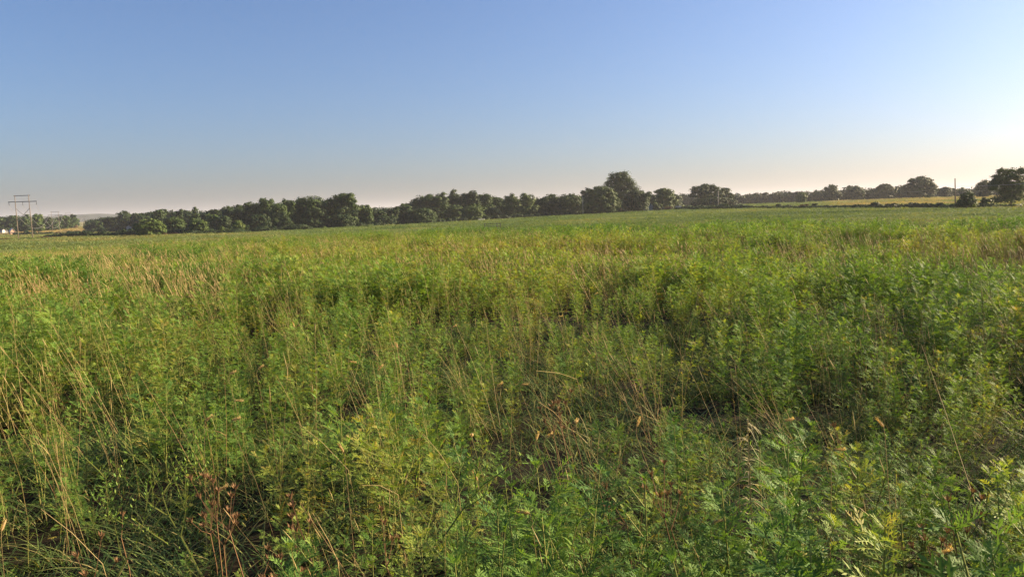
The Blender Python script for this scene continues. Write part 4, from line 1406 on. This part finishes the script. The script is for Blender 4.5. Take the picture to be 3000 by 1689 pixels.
bare_weed(360, 1370, "pale green forking stems standing in the dark hollow, left one", .78, .35, 3)
bare_weed(480, 1380, "pale green forking stems standing in the dark hollow, right one", .72, -.45, 4)
bare_weed(1310, 1500, "grey-green feathery weed with narrow forking shoots, lower middle", .8, -.1, 5)


def pale_weed(X, Y, label):
    x, y, z = stalk_base(X, Y, .95)
    e = empty('withered_weed', (x, y, z))
    random.seed(8)
    st, lf = MB(), MB()
    st.tube([(0.06, 0, 0), (.02, 0, .5), (0, 0, .97)], [.005, .004, .002], 5, 0, 0, False)
    for k in range(46):
        t = random.uniform(.45, 1.0); a = random.uniform(0, 6.28)
        blade(lf, Vector((.02 * (1 - t), 0, .97 * t)), Vector((math.cos(a), math.sin(a), random.uniform(-.2, 1))), random.uniform(.05, .11), .004, Vector((0, 0, -.7)), random.uniform(0, .3))
    m = leafmat("withered_leaf", [(0, (.42, .38, .22)), (1, (.26, .24, .12))], .3)
    st.obj('stem', STRAW, e); lf.obj('leaves', m, e)
    tag(e, label, 'dead weed')


pale_weed(2190, 1225, "withered pale cream weed standing above the bright weeds at right")

LG = "single long dry straws"


def long_straw(X0, Y0, z0, X1, Y1, z1, label, r=.0016, tone=.2, seedhead=.0):
    """a straw seen from its foot (X0,Y0) to its tip (X1,Y1)"""
    a = Vector((*to_plane(X0, Y0, z0), z0)); b = Vector((*to_plane(X1, Y1, z1), z1))
    o = a.copy()
    mb = MB()
    d = b - a
    foot = a - Vector((d.x * .3, d.y * .3, 0)); foot.z = float(terr(foot.x, foot.y))
    mid = a.lerp(b, .5) + Vector((0, 0, .02))
    mb.tube([foot - o, a - o, mid - o, b - o], [r * 1.15, r * 1.05, r, r * .6], 5, 0, tone, False)
    if seedhead:
        e = d.normalized()
        mb.tube([b - o - e * .01, b - o + e * seedhead * .4, b - o + e * seedhead], [r * .6, r * 2.4, r * .4], 5, 0, tone * .5, False)
    ob = mb.obj('straw_stalk', STRAW)
    ob.location = o
    tag(ob, label, 'straw', LG)


for row in [
    (1020, 1375, .55, 868, 1235, .85, "straw slanting up left at the left of the centre"),
    (1340, 1410, .6, 1240, 1270, .9, "green-gold straw bowing right over the lower weeds"),
    (1165, 1447, .72, 1060, 1420, .8, "thick short straw lying level in the lower middle"),
    (300, 1650, .4, 120, 1490, .7, "long straw slanting through the lower left weeds"),
    (1010, 1689, .5, 915, 1500, .8, "long straw rising left through the lower middle left"),
    (2060, 1689, .55, 2030, 1600, .75, "short bright straw at the lower right of the middle"),
    (2990, 1689, .5, 2930, 1570, .8, "bright straw at the lower right corner"),
    (1885, 1025, .5, 1820, 840, 1.1, "tall straw pair leaning left in the right middle field"),
    (2105, 1040, .5, 2045, 885, 1.1, "tall pale straw right of the leaning pair"),
    (1690, 1110, .5, 1570, 1085, .85, "broken straw lying over the central hollow"),
    (1660, 1245, .45, 1575, 1175, .75, "straw crossing the rusty stalks in the central hollow"),
    (880, 1240, .5, 810, 1100, .95, "rusty tilted straw in the dead clump left of the centre"),
    (1500, 1195, .5, 1545, 1145, .75, "straw leaning right at the left of the central hollow"),
    (2160, 1275, .85, 2100, 1305, .7, "short straw pointing down left of the pale weed"),
    (1680, 1600, .7, 1610, 1632, .6, "pale straw lying low in the lower middle"),
    (60, 1400, .4, 0, 1250, 1.0, "bright tall straw at the left edge"),
    (2630, 1340, .6, 2582, 1215, .98, "long straight straw with a pale tip at right"),
    (2860, 1480, .4, 2700, 1010, 1.0, "dark bent straw in the right weeds"),
    (2610, 1075, .7, 2700, 1045, .8, "pale level straw on the tan patch at right"),
]:
    long_straw(*row)

# ------------------------------------------------------------------ haze
def haze():
    m = D.materials.new("haze_air"); m.use_nodes = True
    t = m.node_tree
    t.nodes.remove(t.nodes['Principled BSDF'])
    v = t.nodes.new('ShaderNodeVolumePrincipled')
    v.inputs['Color'].default_value = (.88, .91, 1, 1)
    v.inputs['Density'].default_value = .00009
    v.inputs['Anisotropy'].default_value = .2
    t.links.new(v.outputs[0], t.nodes['Material Output'].inputs['Volume'])
    mb = MB(); mb.box((0, 0, 0), (15500 * 2, 15500 * 2, 160))
    o = mb.obj('haze', m)
    o.location = (0, 0, 35)
    tag(o, "thin evening haze over the fields", 'haze', kind='stuff')


USE_HAZE = True
if USE_HAZE: haze()
print("plants", nw, "objects", len(COL.objects))
